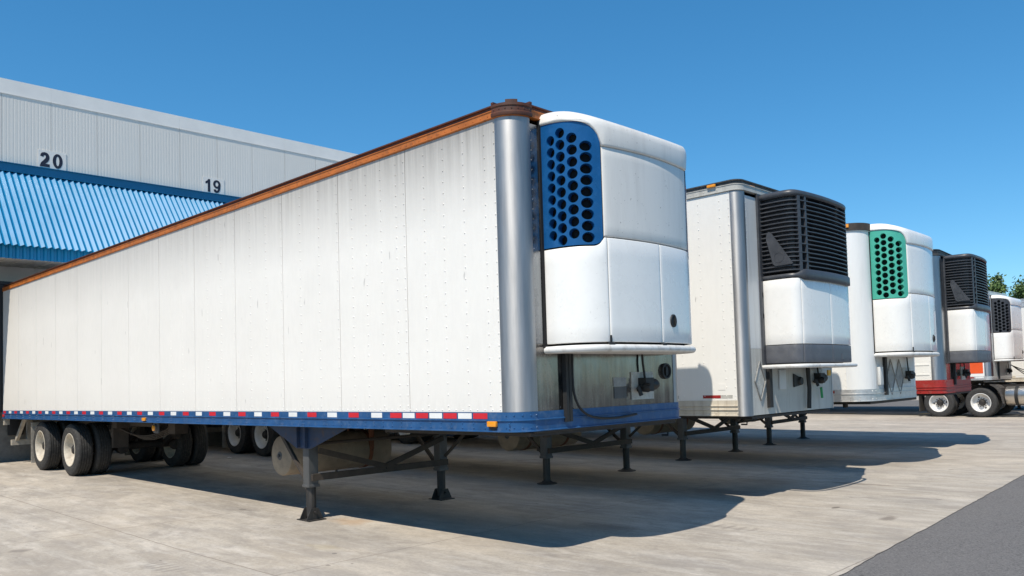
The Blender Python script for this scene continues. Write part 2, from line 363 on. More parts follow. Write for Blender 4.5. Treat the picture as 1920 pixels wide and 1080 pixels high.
# ------------------------------------------------------------------ mesh builder
class MB:
    def __init__(s): s.v = []; s.f = []; s.mi = []; s.cur = 0
    def add(s, vs, fs):
        o = len(s.v); s.v += [tuple(v) for v in vs]
        for f in fs: s.f.append(tuple(i+o for i in f)); s.mi.append(s.cur)
    def box(s, x0, x1, y0, y1, z0, z1):
        s.add([(x, y, z) for z in (z0, z1) for y in (y0, y1) for x in (x0, x1)],
              [(0, 2, 3, 1), (4, 5, 7, 6), (0, 1, 5, 4), (2, 6, 7, 3), (0, 4, 6, 2), (1, 3, 7, 5)])
        return s
    def bar(s, p, q, w, h, up=(0, 0, 1)):
        p, q = Vector(p), Vector(q); d = (q-p).normalized(); up = Vector(up)
        if abs(d.dot(up)) > .98: up = Vector((1, 0, 0))
        a = d.cross(up).normalized(); c = a.cross(d)
        vs = [b + a*sx*w/2 + c*sy*h/2 for b in (p, q) for sx, sy in ((-1, -1), (1, -1), (1, 1), (-1, 1))]
        s.add(vs, [(3, 2, 1, 0), (4, 5, 6, 7), (0, 1, 5, 4), (1, 2, 6, 5), (2, 3, 7, 6), (3, 0, 4, 7)])
        return s
    def tube(s, pts, r, n=8):
        pts = [Vector(p) for p in pts]; rings = []
        rr = r if isinstance(r, (list, tuple)) else [r]*len(pts)
        prev = None
        for i, p in enumerate(pts):
            d = (pts[min(i+1, len(pts)-1)] - pts[max(i-1, 0)]).normalized()
            if prev is None:
                up = Vector((0, 0, 1)) if abs(d.z) < .9 else Vector((1, 0, 0))
                a = d.cross(up).normalized()
            else:
                a = (prev - d*prev.dot(d)).normalized()
            prev = a; c = d.cross(a)
            rings.append([p + (a*math.cos(2*math.pi*k/n) + c*math.sin(2*math.pi*k/n))*rr[i] for k in range(n)])
        vs = [v for g in rings for v in g]; fs = []
        for i in range(len(rings)-1):
            for k in range(n):
                fs.append((i*n+k, i*n+(k+1) % n, (i+1)*n+(k+1) % n, (i+1)*n+k))
        fs.append(tuple(range(n-1, -1, -1))); fs.append(tuple((len(rings)-1)*n+k for k in range(n)))
        s.add(vs, fs); return s
    def lathe(s, prof, o=(0, 0, 0), ax='Y', n=48, closed=False):
        """prof = [(radius, height along axis)]"""
        o = Vector(o); A = {'X': Vector((1, 0, 0)), 'Y': Vector((0, 1, 0)), 'Z': Vector((0, 0, 1))}[ax]
        B = {'X': Vector((0, 1, 0)), 'Y': Vector((0, 0, 1)), 'Z': Vector((1, 0, 0))}[ax]; C_ = A.cross(B)
        vs = []; fs = []
        for r, h in prof:
            for k in range(n):
                t = 2*math.pi*k/n
                vs.append(o + A*h + (B*math.cos(t)+C_*math.sin(t))*max(r, 1e-4))
        m_ = len(prof)
        for i in range(m_ if closed else m_-1):
            j = (i+1) % m_
            for k in range(n):
                fs.append((i*n+k, i*n+(k+1) % n, j*n+(k+1) % n, j*n+k))
        s.add(vs, fs); return s
    def rivet(s, p, nrm, r=.009, h=.006):
        p, nn = Vector(p), Vector(nrm)
        up = Vector((0, 0, 1)) if abs(nn.z) < .9 else Vector((1, 0, 0))
        a = nn.cross(up).normalized(); c = nn.cross(a)
        vs = []
        for rad, hh in ((r, 0), (r*.55, h)):
            for k in range(6):
                t = k*math.pi/3
                vs.append(p + nn*hh + (a*math.cos(t)+c*math.sin(t))*rad)
        s.add(vs, [(k, (k+1) % 6, 6+(k+1) % 6, 6+k) for k in range(6)] + [tuple(range(6, 12))]); return s
    def sweep(s, path, prof, caps=True):
        """path = [(x,y,nx,ny)], prof = closed loop [(off,z)] or per-point function"""
        n = None; vs = []
        for i, (x, y, nx, ny) in enumerate(path):
            pr = prof(i) if callable(prof) else prof
            n = len(pr)
            for o, z in pr: vs.append((x+nx*o, y+ny*o, z))
        fs = []
        for i in range(len(path)-1):
            for k in range(n):
                fs.append((i*n+k, (i+1)*n+k, (i+1)*n+(k+1) % n, i*n+(k+1) % n))
        if caps:
            fs.append(tuple(range(n))); fs.append(tuple((len(path)-1)*n+k for k in range(n-1, -1, -1)))
        s.add(vs, fs); return s
    def prism(s, poly, fn, t0, t1, holes=()):
        """flat shape poly (u,v) with round/oval holes [(u,v,ru,rv)]; fn(u,v,t) -> xyz"""
        n = 20
        pts = [Vector(p) for p in poly]; edges = [(i, (i+1) % len(poly)) for i in range(len(poly))]
        loops = [list(range(len(poly)))]
        for (u, v, ru, rv) in holes:
            o = len(pts)
            pts += [Vector((u+ru*math.cos(2*math.pi*k/n), v+rv*math.sin(2*math.pi*k/n))) for k in range(n)]
            edges += [(o+k, o+(k+1) % n) for k in range(n)]; loops.append(list(range(o, o+n)))
        r = delaunay_2d_cdt(pts, edges, [], 1, 1e-6)
        V, F = r[0], r[2]
        def inhole(c): return any(((c[0]-u)/ru)**2+((c[1]-v)/rv)**2 < .97 for u, v, ru, rv in holes)
        F = [f for f in F if not inhole(sum((V[i] for i in f), Vector((0, 0)))/len(f))]
        N = len(V)
        vs = [fn(v[0], v[1], t) for t in (t0, t1) for v in V]
        fs = [tuple(f) for f in F] + [tuple(i+N for i in reversed(f)) for f in F]
        e = {}
        for f in F:
            for a, b_ in zip(f, list(f[1:])+[f[0]]): e[(a, b_)] = 1
        for (a, b_) in e:
            if (b_, a) not in e: fs.append((b_, a, a+N, b_+N))
        s.add(vs, fs); return s
    def build(s, name, mat, parent=None, ang=32, bevel=0, loc=None):
        me = bpy.data.meshes.new(name)
        me.from_pydata(s.v, [], s.f)
        mats = mat if isinstance(mat, (list, tuple)) else [mat]
        for x in mats: me.materials.append(M[x])
        for i, p in enumerate(me.polygons): p.material_index = s.mi[i]
        bm = bmesh.new(); bm.from_mesh(me)
        bmesh.ops.recalc_face_normals(bm, faces=bm.faces)
        if bevel:
            es = [e for e in bm.edges if e.is_manifold and e.calc_face_angle(0) > R(40)]
            bmesh.ops.bevel(bm, geom=es, offset=bevel, segments=2, profile=.6, affect='EDGES', clamp_overlap=True)
        for f in bm.faces: f.smooth = True
        for e in bm.edges:
            if e.is_manifold and e.calc_face_angle(0) > R(ang): e.smooth = False
        bm.to_mesh(me); bm.free()
        o = bpy.data.objects.new(name, me); col.objects.link(o)
        if parent: o.parent = parent
        return o

def tag(o, label=None, cat=None, group=None, kind=None):
    if label: o['label'] = label
    if cat: o['category'] = cat
    if group: o['group'] = group
    if kind: o['kind'] = kind
    return o
def empty(name, loc=(0, 0, 0), rz=0):
    o = bpy.data.objects.new(name, None); col.objects.link(o); o.location = loc; o.rotation_euler = (0, 0, rz)
    o.empty_display_size = .3
    return o
def inst(src, parent, loc=(0, 0, 0), rot=(0, 0, 0)):
    """copy of a built part with copies of its sub-parts"""
    o = src.copy(); col.objects.link(o); o.parent = parent; o.location = loc; o.rotation_euler = rot
    for ch in list(src.children):
        c = ch.copy(); col.objects.link(c); c.parent = o
    return o

# ------------------------------------------------------------------ ground
def ground_z(x): return max(0., (-3.5-x)*.0117)
W = 2.59
EDGE = lambda y: 2.33 - .057*y
mb = MB(); er = random.Random(5)
xs = [-60, -40, -25, -17, -12, -8, -3.5]; ys = [-90, -40, -20, -10, -5] + [-3+.12*k for k in range(120)] + [12+.5*k for k in range(27)] + [25.75]
wk = 0
for j, y in enumerate(ys):
    wk = wk*.8 + er.gauss(0, .0025)
    for x in xs+[EDGE(y)+wk+er.gauss(0, .003)]: mb.v.append((x, y, ground_z(max(x, -17.3))))
n = len(xs)+1
for j in range(len(ys)-1):
    for i in range(n-1):
        mb.f.append((j*n+i, j*n+i+1, (j+1)*n+i+1, (j+1)*n+i)); mb.mi.append(0)
o = mb.build('concrete_yard', 'concrete'); tag(o, kind='structure')
mb = MB()
mb.box(-60, -2.5, 43, 90, -.2, 0.0)
o = mb.build('far_yard', 'concrete'); tag(o, kind='structure')
mb = MB(); S = 3000
mb.add([(-S, -S, -.007), (S, -S, -.007), (S, S, -.007), (-S, S, -.007)], [(0, 1, 2, 3)])
o = mb.build('asphalt_ground', 'asphalt'); tag(o, kind='structure')

mb = MB()
for x in (-9.6, -6.2): mb.box(x, x+.9, 26.3, 26.42, -.006, -.003); mb.box(x+.3, x+1.3, 27.5, 27.62, -.006, -.003)
o = mb.build('lane_marking', 'yellow_tag'); tag(o, kind='structure')

# ------------------------------------------------------------------ warehouse
XW = -17.2
wh = empty('warehouse', (XW, 10, ground_z(XW)))
tag(wh, 'long grey metal warehouse with a blue ribbed canopy over its loading docks', 'building')
def wpart(mb, name, mat, parent=None, **k):
    o = mb.build(name, mat, parent or wh, **k)
    off = Vector((-XW, -10, -ground_z(XW))) if parent is None else Vector((0, 0, 0))
    o.location = off if parent is None else (0, 0, 0)
    return o
Y0, Y1 = -24, 62
mb = MB()
# ribbed cladding panels 1.055 m wide, each with fine flutes
zt, zb = 8.93, 7.0
y = .22-1.055*23
while y < Y1:
    fl = 1.055/14
    pts = [(y+.006, -.012), (y+.006, 0)]
    for k in range(14):
        a = y+k*fl
        pts += [(a+.026, 0), (a+.029, -.0022), (a+fl-.029, -.0022), (a+fl-.026, 0)]
    pts += [(y+1.049, 0), (y+1.049, -.012)]
    vs = [(XW+d, p, z) for z in (zb, zt) for p, d in pts]; n = len(pts)
    mb.add(vs, [(i, i+1, n+i+1, n+i) for i in range(n-1)])
    y += 1.055
mb.box(XW-.3, XW-.012, Y0, Y1, 6.5, zt)
wpart(mb, 'upper_wall', 'cladding_grey', ang=10)
mb = MB()
y = Y0
while y < Y1:       # coping in 3 m lengths with a lap
    mb.box(XW-.35, XW+.012, y, min(y+3.16, Y1)-.008, 8.86, 9.2)
    mb.box(XW-.36, XW+.018, y, min(y+3.16, Y1)-.008, 8.84, 8.858)
    y += 3.16
mb.box(XW-.34, XW+.008, Y0, Y1, 8.87, 9.19)
wpart(mb, 'coping', 'coping_grey', ang=20)
# body behind
mb = MB(); mb.box(XW-45, XW-.31, Y0+.1, Y1-.1, 0, 9.0)
wpart(mb, 'hall', 'dockwall_beige')
# canopy: sloping ribbed sheet, trim flashing, fluted fascia, soffit
mb = MB(); pit = .137
top = Vector((XW+.1, 0, 6.93)); low = Vector((-15.43, 0, 4.97))
sl_ = (low-top).normalized(); nn = Vector((-sl_.z, 0, sl_.x)); nn = nn if nn.x > 0 else -nn
pts = []; y = Y0
while y < Y1:
    pts += [(y, 0), (y+.034, 0), (y+.098, .043), (y+.11, .043)]
    y += pit
n = len(pts)
vs = [b + nn*d + Vector((0, p, 0)) for b in (top, low+sl_*.06) for p, d in pts]
mb.add(vs, [(i, i+1, n+i+1, n+i) for i in range(n-1)])
can = wpart(mb, 'canopy', 'canopy_blue', ang=15)
mb = MB()
mb.box(XW, XW+.16, Y0, Y1, 6.95, 7.14); mb.box(XW, XW+.2, Y0, Y1, 7.141, 7.155)
wpart(mb, 'flashing', 'canopy_trim', can)
mb = MB(); pts = []; y = Y0
while y < Y1:
    pts += [(y, 0), (y+.05, 0), (y+.07, -.035), (y+.117, -.035)]
    y += pit
n = len(pts)
vs = [(-15.54+d, p, z) for z in (4.66, 5.03) for p, d in pts]
mb.add(vs, [(i, i+1, n+i+1, n+i) for i in range(n-1)])
wpart(mb, 'fascia', 'canopy_blue', can, ang=15)
mb = MB(); mb.box(XW+.01, -15.585, Y0, Y1, 4.7, 4.74)
y = Y0
while y < Y1: mb.box(XW+.01, -15.59, y, y+.03, 4.685, 4.699); y += .3
wpart(mb, 'soffit', 'soffit_beige', can)
mb = MB()
DOCK = 4.08
centres = [1.3+DOCK*k for k in range(-6, 15)]
zs = 1.3
edges = [Y0]
for c in centres:
    if c-1.25 > Y0 and c+1.25 < Y1: edges += [c-1.25, c+1.25]
edges.append(Y1)
for i in range(0, len(edges)-1, 2): mb.box(XW-.3, XW, edges[i], edges[i+1], zs, 4.3)
mb.box(XW-.3, XW, Y0, Y1, 4.3, 6.94)
y = Y0+.9
while y < Y1: mb.box(XW, XW+.004, y, y+.012, 4.3, 4.68); y += 1.055
wpart(mb, 'dock_wall', 'dockwall_beige')
mb = MB(); mb.box(XW-.3, XW+.55, Y0, Y1, -.2, zs-.003)
wpart(mb, 'foundation_wall', 'foundation')
dd = None
for c in centres:
    if c-1.7 < Y0 or c+1.7 > 40: continue
    mb = MB()
    mb.box(XW+.002, -16.2, c-1.68, c-1.2, 1.3, 4.15); mb.box(XW+.002, -16.2, c+1.2, c+1.68, 1.3, 4.15)
    mb.box(XW+.002, -16.22, c-1.68, c+1.68, 4.152, 4.23)
    mb.box(XW+.552, XW+.66, c-1.1, c-.8, .75, 1.25); mb.box(XW+.552, XW+.66, c+.8, c+1.1, .75, 1.25)
    wpart(mb, 'dock_seal', 'seal_black', bevel=.02)
    mb = MB(); mb.box(XW-.25, XW-.2, c-1.25, c+1.25, 1.3, 4.3)
    for k in range(1, 6): mb.box(XW-.199, XW-.19, c-1.24, c+1.24, 1.3+k*.5, 1.31+k*.5)
    wpart(mb, 'dock_door', 'door_grey')

# number signs: heavy sans digits drawn as outlines
def oval(cx, cy, rx, ry, n=28, a0=0, a1=360):
    return [(cx+rx*math.cos(R(a0+(a1-a0)*k/n)), cy+ry*math.sin(R(a0+(a1-a0)*k/n))) for k in range(n+(a1-a0 != 360))]
def ribbon(c, w0):
    """thick stroke along centre line c"""
    L_, R_ = [], []
    for i, p in enumerate(c):
        a = Vector(c[max(i-1, 0)]); b = Vector(c[min(i+1, len(c)-1)]); d = (b-a).normalized()
        nrm = Vector((-d.y, d.x)); ww = w0(i/(len(c)-1)) if callable(w0) else w0
        L_.append(tuple(Vector(p)+nrm*ww/2)); R_.append(tuple(Vector(p)-nrm*ww/2))
    return L_ + R_[::-1]
def ring(cx, cy, rx, ry, tx, ty): return (oval(cx, cy, rx, ry), [(cx, cy, rx-tx, ry-ty)])
DIG = {
 '0': [ring(.33, .5, .34, .505, .225, .175)],
 '1': [([(.24, 0), (.46, 0), (.46, 1), (.29, 1), (.2, .87), (.04, .79), (.04, .61), (.24, .69)], [])],
 '2': [([(0, 0), (.66, 0), (.66, .21), (.38, .21), (.52, .34), (.61, .47), (.65, .62), (.645, .75), (.59, .88), (.48, .97),
         (.33, 1), (.18, .97), (.07, .88), (.02, .72), (.24, .67), (.27, .76), (.33, .8), (.39, .77), (.41, .7), (.38, .6), (.27, .47), (.1, .29), (.02, .14)], [])],
 '9': [ring(.33, .67, .335, .335, .205, .165),
       ([(.44, .62), (.66, .66), (.645, .42), (.6, .22), (.5, .07), (.36, 0), (.2, .005), (.08, .07), (.03, .24), (.23, .27), (.28, .18), (.36, .18), (.42, .28), (.445, .42)], [])]}
for txt, yc, lab in (('20', 1.30, 'white plate with bold black number 20 on the grey wall'), ('19', 5.38, 'white plate with bold black number 19 on the grey wall')):
    sg = empty('number_sign', (XW, yc, 7.17))
    tag(sg, lab, 'sign', 'dock number signs on the warehouse wall')
    mb = MB(); mb.box(.002, .012, -.31, .31, 0, .46)
    for a in (-.29, .29):
        for b in (.02, .44): mb.rivet((.012, a, b), (1, 0, 0), .01, .004)
    mb.build('plate', 'sign_plate', sg)
    mb = MB(); x = -.275 if txt == '20' else -.25
    for ch in txt:
        for q, (poly, holes) in enumerate(DIG[ch]):
            hs = .36; t1 = .016 + .0015*q
            mb.prism([(x+u*hs*.9, .05+v*hs) for u, v in poly], lambda u, v, t: (t, u, v), .0125, t1,
                     [(x+u*hs*.9, .05+v*hs, ru*hs*.9, rv*hs) for u, v, ru, rv in holes])
        x += .285 if ch != '1' else .235
    mb.build('digits', 'digit_ink', sg)

# ------------------------------------------------------------------ shared wheel
TR = .49
def make_tyre():
    mb = MB()
    p = [(.29, -.11), (.31, -.128), (.36, -.138), (.42, -.14), (.455, -.132), (.478, -.118), (.486, -.105)]
    for g in (-.066, -.022, .022, .066):
        p += [(.49, g-.008), (.477, g-.005), (.477, g+.005), (.49, g+.008)]
    p += [(.486, .105), (.478, .118), (.455, .132), (.42, .14), (.36, .138), (.31, .128), (.29, .11)]
    mb.lathe(p, (0, 0, 0), 'Y', 72, closed=False)
    # cross sipes in the tread blocks and ribs on the sidewall
    for k in range(60):
        t = 2*math.pi*k/60
        c, s_ = math.cos(t), math.sin(t)
        for y0 in (-.1, -.044, 0, .044, .088):
            pass
    mb.lathe([(.40, -.1415), (.405, -.1425), (.41, -.1415)], (0, 0, 0), 'Y', 72)
    mb.lathe([(.335, -.1335), (.34, -.1355), (.345, -.1345)], (0, 0, 0), 'Y', 72)
    return mb
def make_rim(deep=True):
    mb = MB()
    if deep:   # outer dual: dished well with the disc set far back
        p = [(.305, -.128), (.312, -.134), (.3, -.138), (.288, -.128), (.28, -.1), (.27, -.06), (.262, .0), (.25, .03), (.2, .045), (.12, .04), (.1, .02), (.085, -.01), (.0001, -.012)]
    else:
        p = [(.305, .128), (.312, .134), (.29, .12), (.27, .05), (.262, .0), (.2, -.05), (.12, -.04), (.0001, -.04)]
    mb.lathe(p, (0, 0, 0), 'Y', 48)
    return mb
def make_hub(dx=-.0):
    mb = MB()
    mb.lathe([(.0001, -.085), (.065, -.08), (.085, -.06), (.11, .0), (.118, .038)], (0, 0, 0), 'Y', 20)
    for k in range(10):
        t = 2*math.pi*k/10
        mb.lathe([(.0001, .005), (.014, .006), (.017, .045)], (.145*math.cos(t), 0, .145*math.sin(t)), 'Y', 6)
    for k in (2, 7):
        t = 2*math.pi*k/10+.3
        mb.lathe([(.0001, .036), (.03, .036), (.03, .06)], (.205*math.cos(t), 0, .205*math.sin(t)), 'Y', 12)
    return mb
WH = {}
def wheel(parent, loc, flip=False, kind='rim_white', first={}):
    key = kind
    e = None
    if key not in WH:
        t = make_tyre().build('wheel', 'tyre_rubber', parent, ang=40)
        r = make_rim().build('rim', kind, t); h = make_hub().build('hub', 'hub_dark', t)
        WH[key] = t; e = t; e.location = loc
    else:
        e = inst(WH[key], parent, loc)
    e.rotation_euler = (0, random.uniform(0, 6.28), math.pi if flip else 0)
    return e

# ------------------------------------------------------------------ refrigeration units
class Curve:
    def __init__(s, K, n=16):
        K = K + [(x, W-y) for x, y in K[::-1][1:]]
        K = [Vector(k) for k in K]; P = [2*K[0]-K[1]]+K+[2*K[-1]-K[-2]]; o = []
        for i in range(1, len(P)-2):
            a, b, c, d = P[i-1:i+3]
            for j in range(n):
                t = j/n
                o.append(.5*((2*b)+(c-a)*t+(2*a-5*b+4*c-d)*t*t+(-a+3*b-3*c+d)*t**3))
        o.append(K[-1]); s.p = o; s.s = [0]
        for i in range(1, len(o)): s.s.append(s.s[-1]+(o[i]-o[i-1]).length)
        s.L = s.s[-1]
    def at(s, t):
        t = min(max(t, 0), s.L); lo, hi = 0, len(s.s)-1
        while hi-lo > 1:
            mdl = (lo+hi)//2
            if s.s[mdl] <= t: lo = mdl
            else: hi = mdl
        k = (t-s.s[lo])/max(s.s[hi]-s.s[lo], 1e-9)
        p = s.p[lo].lerp(s.p[hi], k)
        a, b = s.p[max(lo-1, 0)], s.p[min(hi+1, len(s.p)-1)]
        d = (b-a).normalized()
        return p.x, p.y, d.y, -d.x
    def path(s, s0, s1, n, off=0):
        r = []
        for i in range(n+1):
            x, y, nx, ny = s.at(s0+(s1-s0)*i/n); r.append((x+nx*off, y+ny*off, nx, ny))
        return r
    def pos(s, t, off, z):
        x, y, nx, ny = s.at(t); return (x+nx*off, y+ny*off, z)
def lin(a, b, n): return [a+(b-a)*i/n for i in range(n+1)]
def patch(mb, cv, s0, s1, zlo, zhi, off=0, depth=.035, rnd=.012, ns=14, nz=6):
    fl = zlo if callable(zlo) else (lambda s: zlo); fh = zhi if callable(zhi) else (lambda s: zhi)
    Ls = s1-s0
    us = [(0, depth), (0, rnd), (rnd*.3, rnd*.3), (rnd, 0)] + [(Ls*k/ns, 0) for k in range(1, ns)] + [(Ls-rnd, 0), (Ls-rnd*.3, rnd*.3), (Ls, rnd), (Ls, depth)]
    rows = []
    zs_ = [(0, 0, depth), (0, 0, rnd), (0, rnd*.3, rnd*.3), (0, rnd, 0)] + [(k/nz, 0, 0) for k in range(1, nz)] + [(1, -rnd, 0), (1, -rnd*.3, rnd*.3), (1, 0, rnd), (1, 0, depth)]
    n = len(us); vs = []
    for t, dz, d2 in zs_:
        for u, d1 in us:
            s_ = s0+u; z = fl(s_)+(fh(s_)-fl(s_))*t+dz
            vs.append(cv.pos(s_, off-max(d1, d2), z))
    mb.add(vs, [(j*n+i, j*n+i+1, (j+1)*n+i+1, (j+1)*n+i) for j in range(len(zs_)-1) for i in range(n-1)])
def comb_unit(parent, mats, clear_holes=True):
    """white moulded unit with round-holed side grilles"""
    body, cap_m, gm = mats
    K = [(0, .36), (.18, .375), (.33, .42), (.44, .51), (.51, .64), (.55, .85), (.575, 1.08), (.583, 1.295)]
    cv = Curve(K); L = cv.L
    SG = .60; S1, S2 = .645, 1.36
    e = MB()   # dark core
    pth = cv.path(0, L, 60, -.075)
    e.sweep(pth, [(0, 1.88), (0, 3.9), (-.03, 3.9), (-.03, 1.88)])
    for z in (1.885, 3.895):
        e.add([(x, y, z) for x, y, _, _ in pth], [tuple(range(len(pth)))])
    e.box(-.0, .012, .33, W-.33, 1.88, 3.98)
    unit = e.build('refrigeration_unit', 'inside_dark', parent)
    zg0 = 2.795
    def gtop(s):   # grille top edge / cap lower edge
        s = min(s, L-s)
        if s < .34: return 3.935 - .02*(s/.34)**2
        k = min((s-.34)/(SG-.34), 1)
        if s <= SG: return 3.69 + .225*math.sqrt(max(0, 1-k*k))
        return 3.69
    def dtop(s):
        s = min(s, L-s); r = .1
        if s < SG-r: return zg0-.012
        if s < SG: return zg0-.012 + (r - math.sqrt(max(0, r*r-(s-SG+r)**2)))*.85
        return 2.862
    for s0, s1 in ((.006, S1-.004), (S1+.004, S2-.004), (S2+.004, L-.006)):
        mb = MB(); patch(mb, cv, s0, s1, 1.925, dtop, rnd=.007, ns=26)
        d = mb.build('door_panel', body, unit, ang=50)
        if s0 > 1.2:
            mb = MB(); sc, zc = 1.56, 2.14
            vs = [cv.pos(sc, .012, zc)]; N = 20
            for q, (rr, of) in enumerate(((.7, .008), (.8, .014), (1, .012), (1.05, -.004))):
                vs += [cv.pos(sc+.055*rr*math.cos(6.283*k/N), of, zc+.062*rr*math.sin(6.283*k/N)) for k in range(N)]
            fs = [(0, 1+k, 1+(k+1) % N) for k in range(N)]
            for q in range(3): fs += [(1+q*N+k, 1+q*N+(k+1) % N, 1+(q+1)*N+(k+1) % N, 1+(q+1)*N+k) for k in range(N)]
            mb.add(vs, fs)
            mb.sweep(cv.path(sc+.006, sc+.02, 2, .012), [(.0, 2.1), (.012, 2.105), (.012, 2.175), (0, 2.18)])
            mb.build('latch', 'rubber_black', unit)
    mb = MB(); patch(mb, cv, SG+.012, L-SG-.012, 2.872, gtop(1.), rnd=.012, ns=30, nz=8)
    mb.build('front_panel', cap_m, unit, ang=50)
    # roof cap
    mb = MB(); n = 72; rows = []
    def xtop(s): x, y, _, _ = cv.at(s); return 4.06 - .125*(x/.58)**2
    lay = [(-.04, None, 0), (.006, 0, None), (.014, .006, None), (.016, .018, None)]
    prof = [(-.04, 'b', .004), (.004, 'b', 0), (.013, 'b', .006), (.017, 'b', .02), (.016, 't', -.1), (.008, 't', -.055), (-.012, 't', -.022), (-.045, 't', -.005), (-.09, 't', .004)]
    vs = []
    ss = lin(0, L, n)
    for of, ref, dz in prof:
        for s_ in ss:
            z = (gtop(s_) if ref == 'b' else xtop(s_)) + dz
            x, y, nx, ny = cv.at(s_)
            vs.append((max(x+nx*of, .002), y+ny*of, z))
    N = n+1
    fs = [(j*N+i, j*N+i+1, (j+1)*N+i+1, (j+1)*N+i) for j in range(len(prof)-1) for i in range(n)]
    base = len(prof)-1
    for q, k in enumerate((.66, .33, .0)):
        for i, s_ in enumerate(ss):
            x, y, z = vs[base*N+i]
            vs.append((max(x*(.3+.7*k), .002) if k else .002 + x*.0, 1.295+(y-1.295)*(k*.9 if k else 0), z + .012*(3-k*3)/3 + (4.1-z)*(1-k)))
        j = len(prof)-1+q
        fs += [(j*N+i, j*N+i+1, (j+1)*N+i+1, (j+1)*N+i) for i in range(n)]
    mb.add(vs, fs)
    mb.build('roof_cap', cap_m, unit, ang=60)
    # bumper tray
    pr = [(-.03, 1.838), (.012, 1.838), (.03, 1.848), (.038, 1.866), (.034, 1.886), (.016, 1.903), (-.03, 1.906)]
    mb = MB(); pth = cv.path(0, L, 60, 0); mb.sweep(pth, pr)
    mb.add([(x-nx*.02, y-ny*.02, 1.842) for x, y, nx, ny in pth], [tuple(range(len(pth)))])
    mb.build('bumper', 'bumper_white', unit, ang=50)
    mb = MB()
    for sc in (S1, S2):
        mb.sweep(cv.path(sc-.03, sc+.03, 3, .0), [(0, 1.9), (.022, 1.9), (.022, 1.918), (0, 1.922)])
    mb.sweep(cv.path(S1-.007, S1+.007, 1, .0), [(0, 1.92), (.012, 1.92), (.012, 1.985), (0, 1.985)])
    mb.build('hinge', 'rubber_black', unit)
    # grilles
    cols = [(.12, 3.77, 2.90, 9, .045), (.222, 3.825, 2.85, 10, .047), (.335, 3.765, 2.90, 9, .049), (.462, 3.685, 2.86, 9, .058)]
    holes = [(s, z0+(z1-z0)*k/(c-1), ru, .0475) for s, z0, z1, c, ru in cols for k in range(c)]
    out = [(s, zg0) for s in lin(.004, SG-.1, 10)]
    out += [(SG-.1+.1*math.sin(R(a)), zg0+.085*(1-math.cos(R(a)))) for a in range(10, 91, 10)]
    out += [(SG-.002, z) for z in lin(2.9, 3.62, 12)]
    out += [(s, gtop(s)-.002) for s in lin(SG-.004, .34, 14)] + [(s, gtop(s)-.002) for s in lin(.31, .004, 7)]
    out += [(.004, z) for z in lin(3.88, 2.85, 12)]
    nH = 22
    for side in (0, 1):
        S = (lambda s: s) if not side else (lambda s: L-s)
        pts = [Vector(p) for p in out]; edges = [(i, (i+1) % len(out)) for i in range(len(out))]
        rings = []
        for u, v, ru, rv in holes:
            o = len(pts)
            pts += [Vector((u+ru*math.cos(6.28319*k/nH), v+rv*math.sin(6.28319*k/nH))) for k in range(nH)]
            edges += [(o+k, o+(k+1) % nH) for k in range(nH)]; rings.append(o)
        r = delaunay_2d_cdt(pts, edges, [], 1, 1e-6); V, F = r[0], r[2]
        F = [f for f in F if not any(((sum(V[i][0] for i in f)/3-u)/ru)**2+((sum(V[i][1] for i in f)/3-v)/rv)**2 < .96 for u, v, ru, rv in holes)]
        mb = MB(); mb.add([cv.pos(S(v[0]), .001, v[1]) for v in V], [tuple(f) for f in F])
        mb.sweep([cv.at(S(p[0]))[:2]+(cv.at(S(p[0]))[2:]) for p in out+[out[0]]],
                 lambda i: [(.001, (out+[out[0]])[i][1]), (-.03, (out+[out[0]])[i][1])], caps=False)
        for u, v, ru, rv in holes:
            vs = []
            for k_, of in ((1, .001), (.965, -.004), (.95, -.03), (.93, -.06)):
                vs += [cv.pos(S(u+ru*k_*math.cos(6.28319*k/nH)), of, v+rv*k_*math.sin(6.28319*k/nH)) for k in range(nH)]
            # shallow lip
            mb.add(vs, [(q*nH+k, q*nH+(k+1) % nH, (q+1)*nH+(k+1) % nH, (q+1)*nH+k) for q in range(3) for k in range(nH)])
        mb.build('grille', gm, unit, ang=35)
    return unit
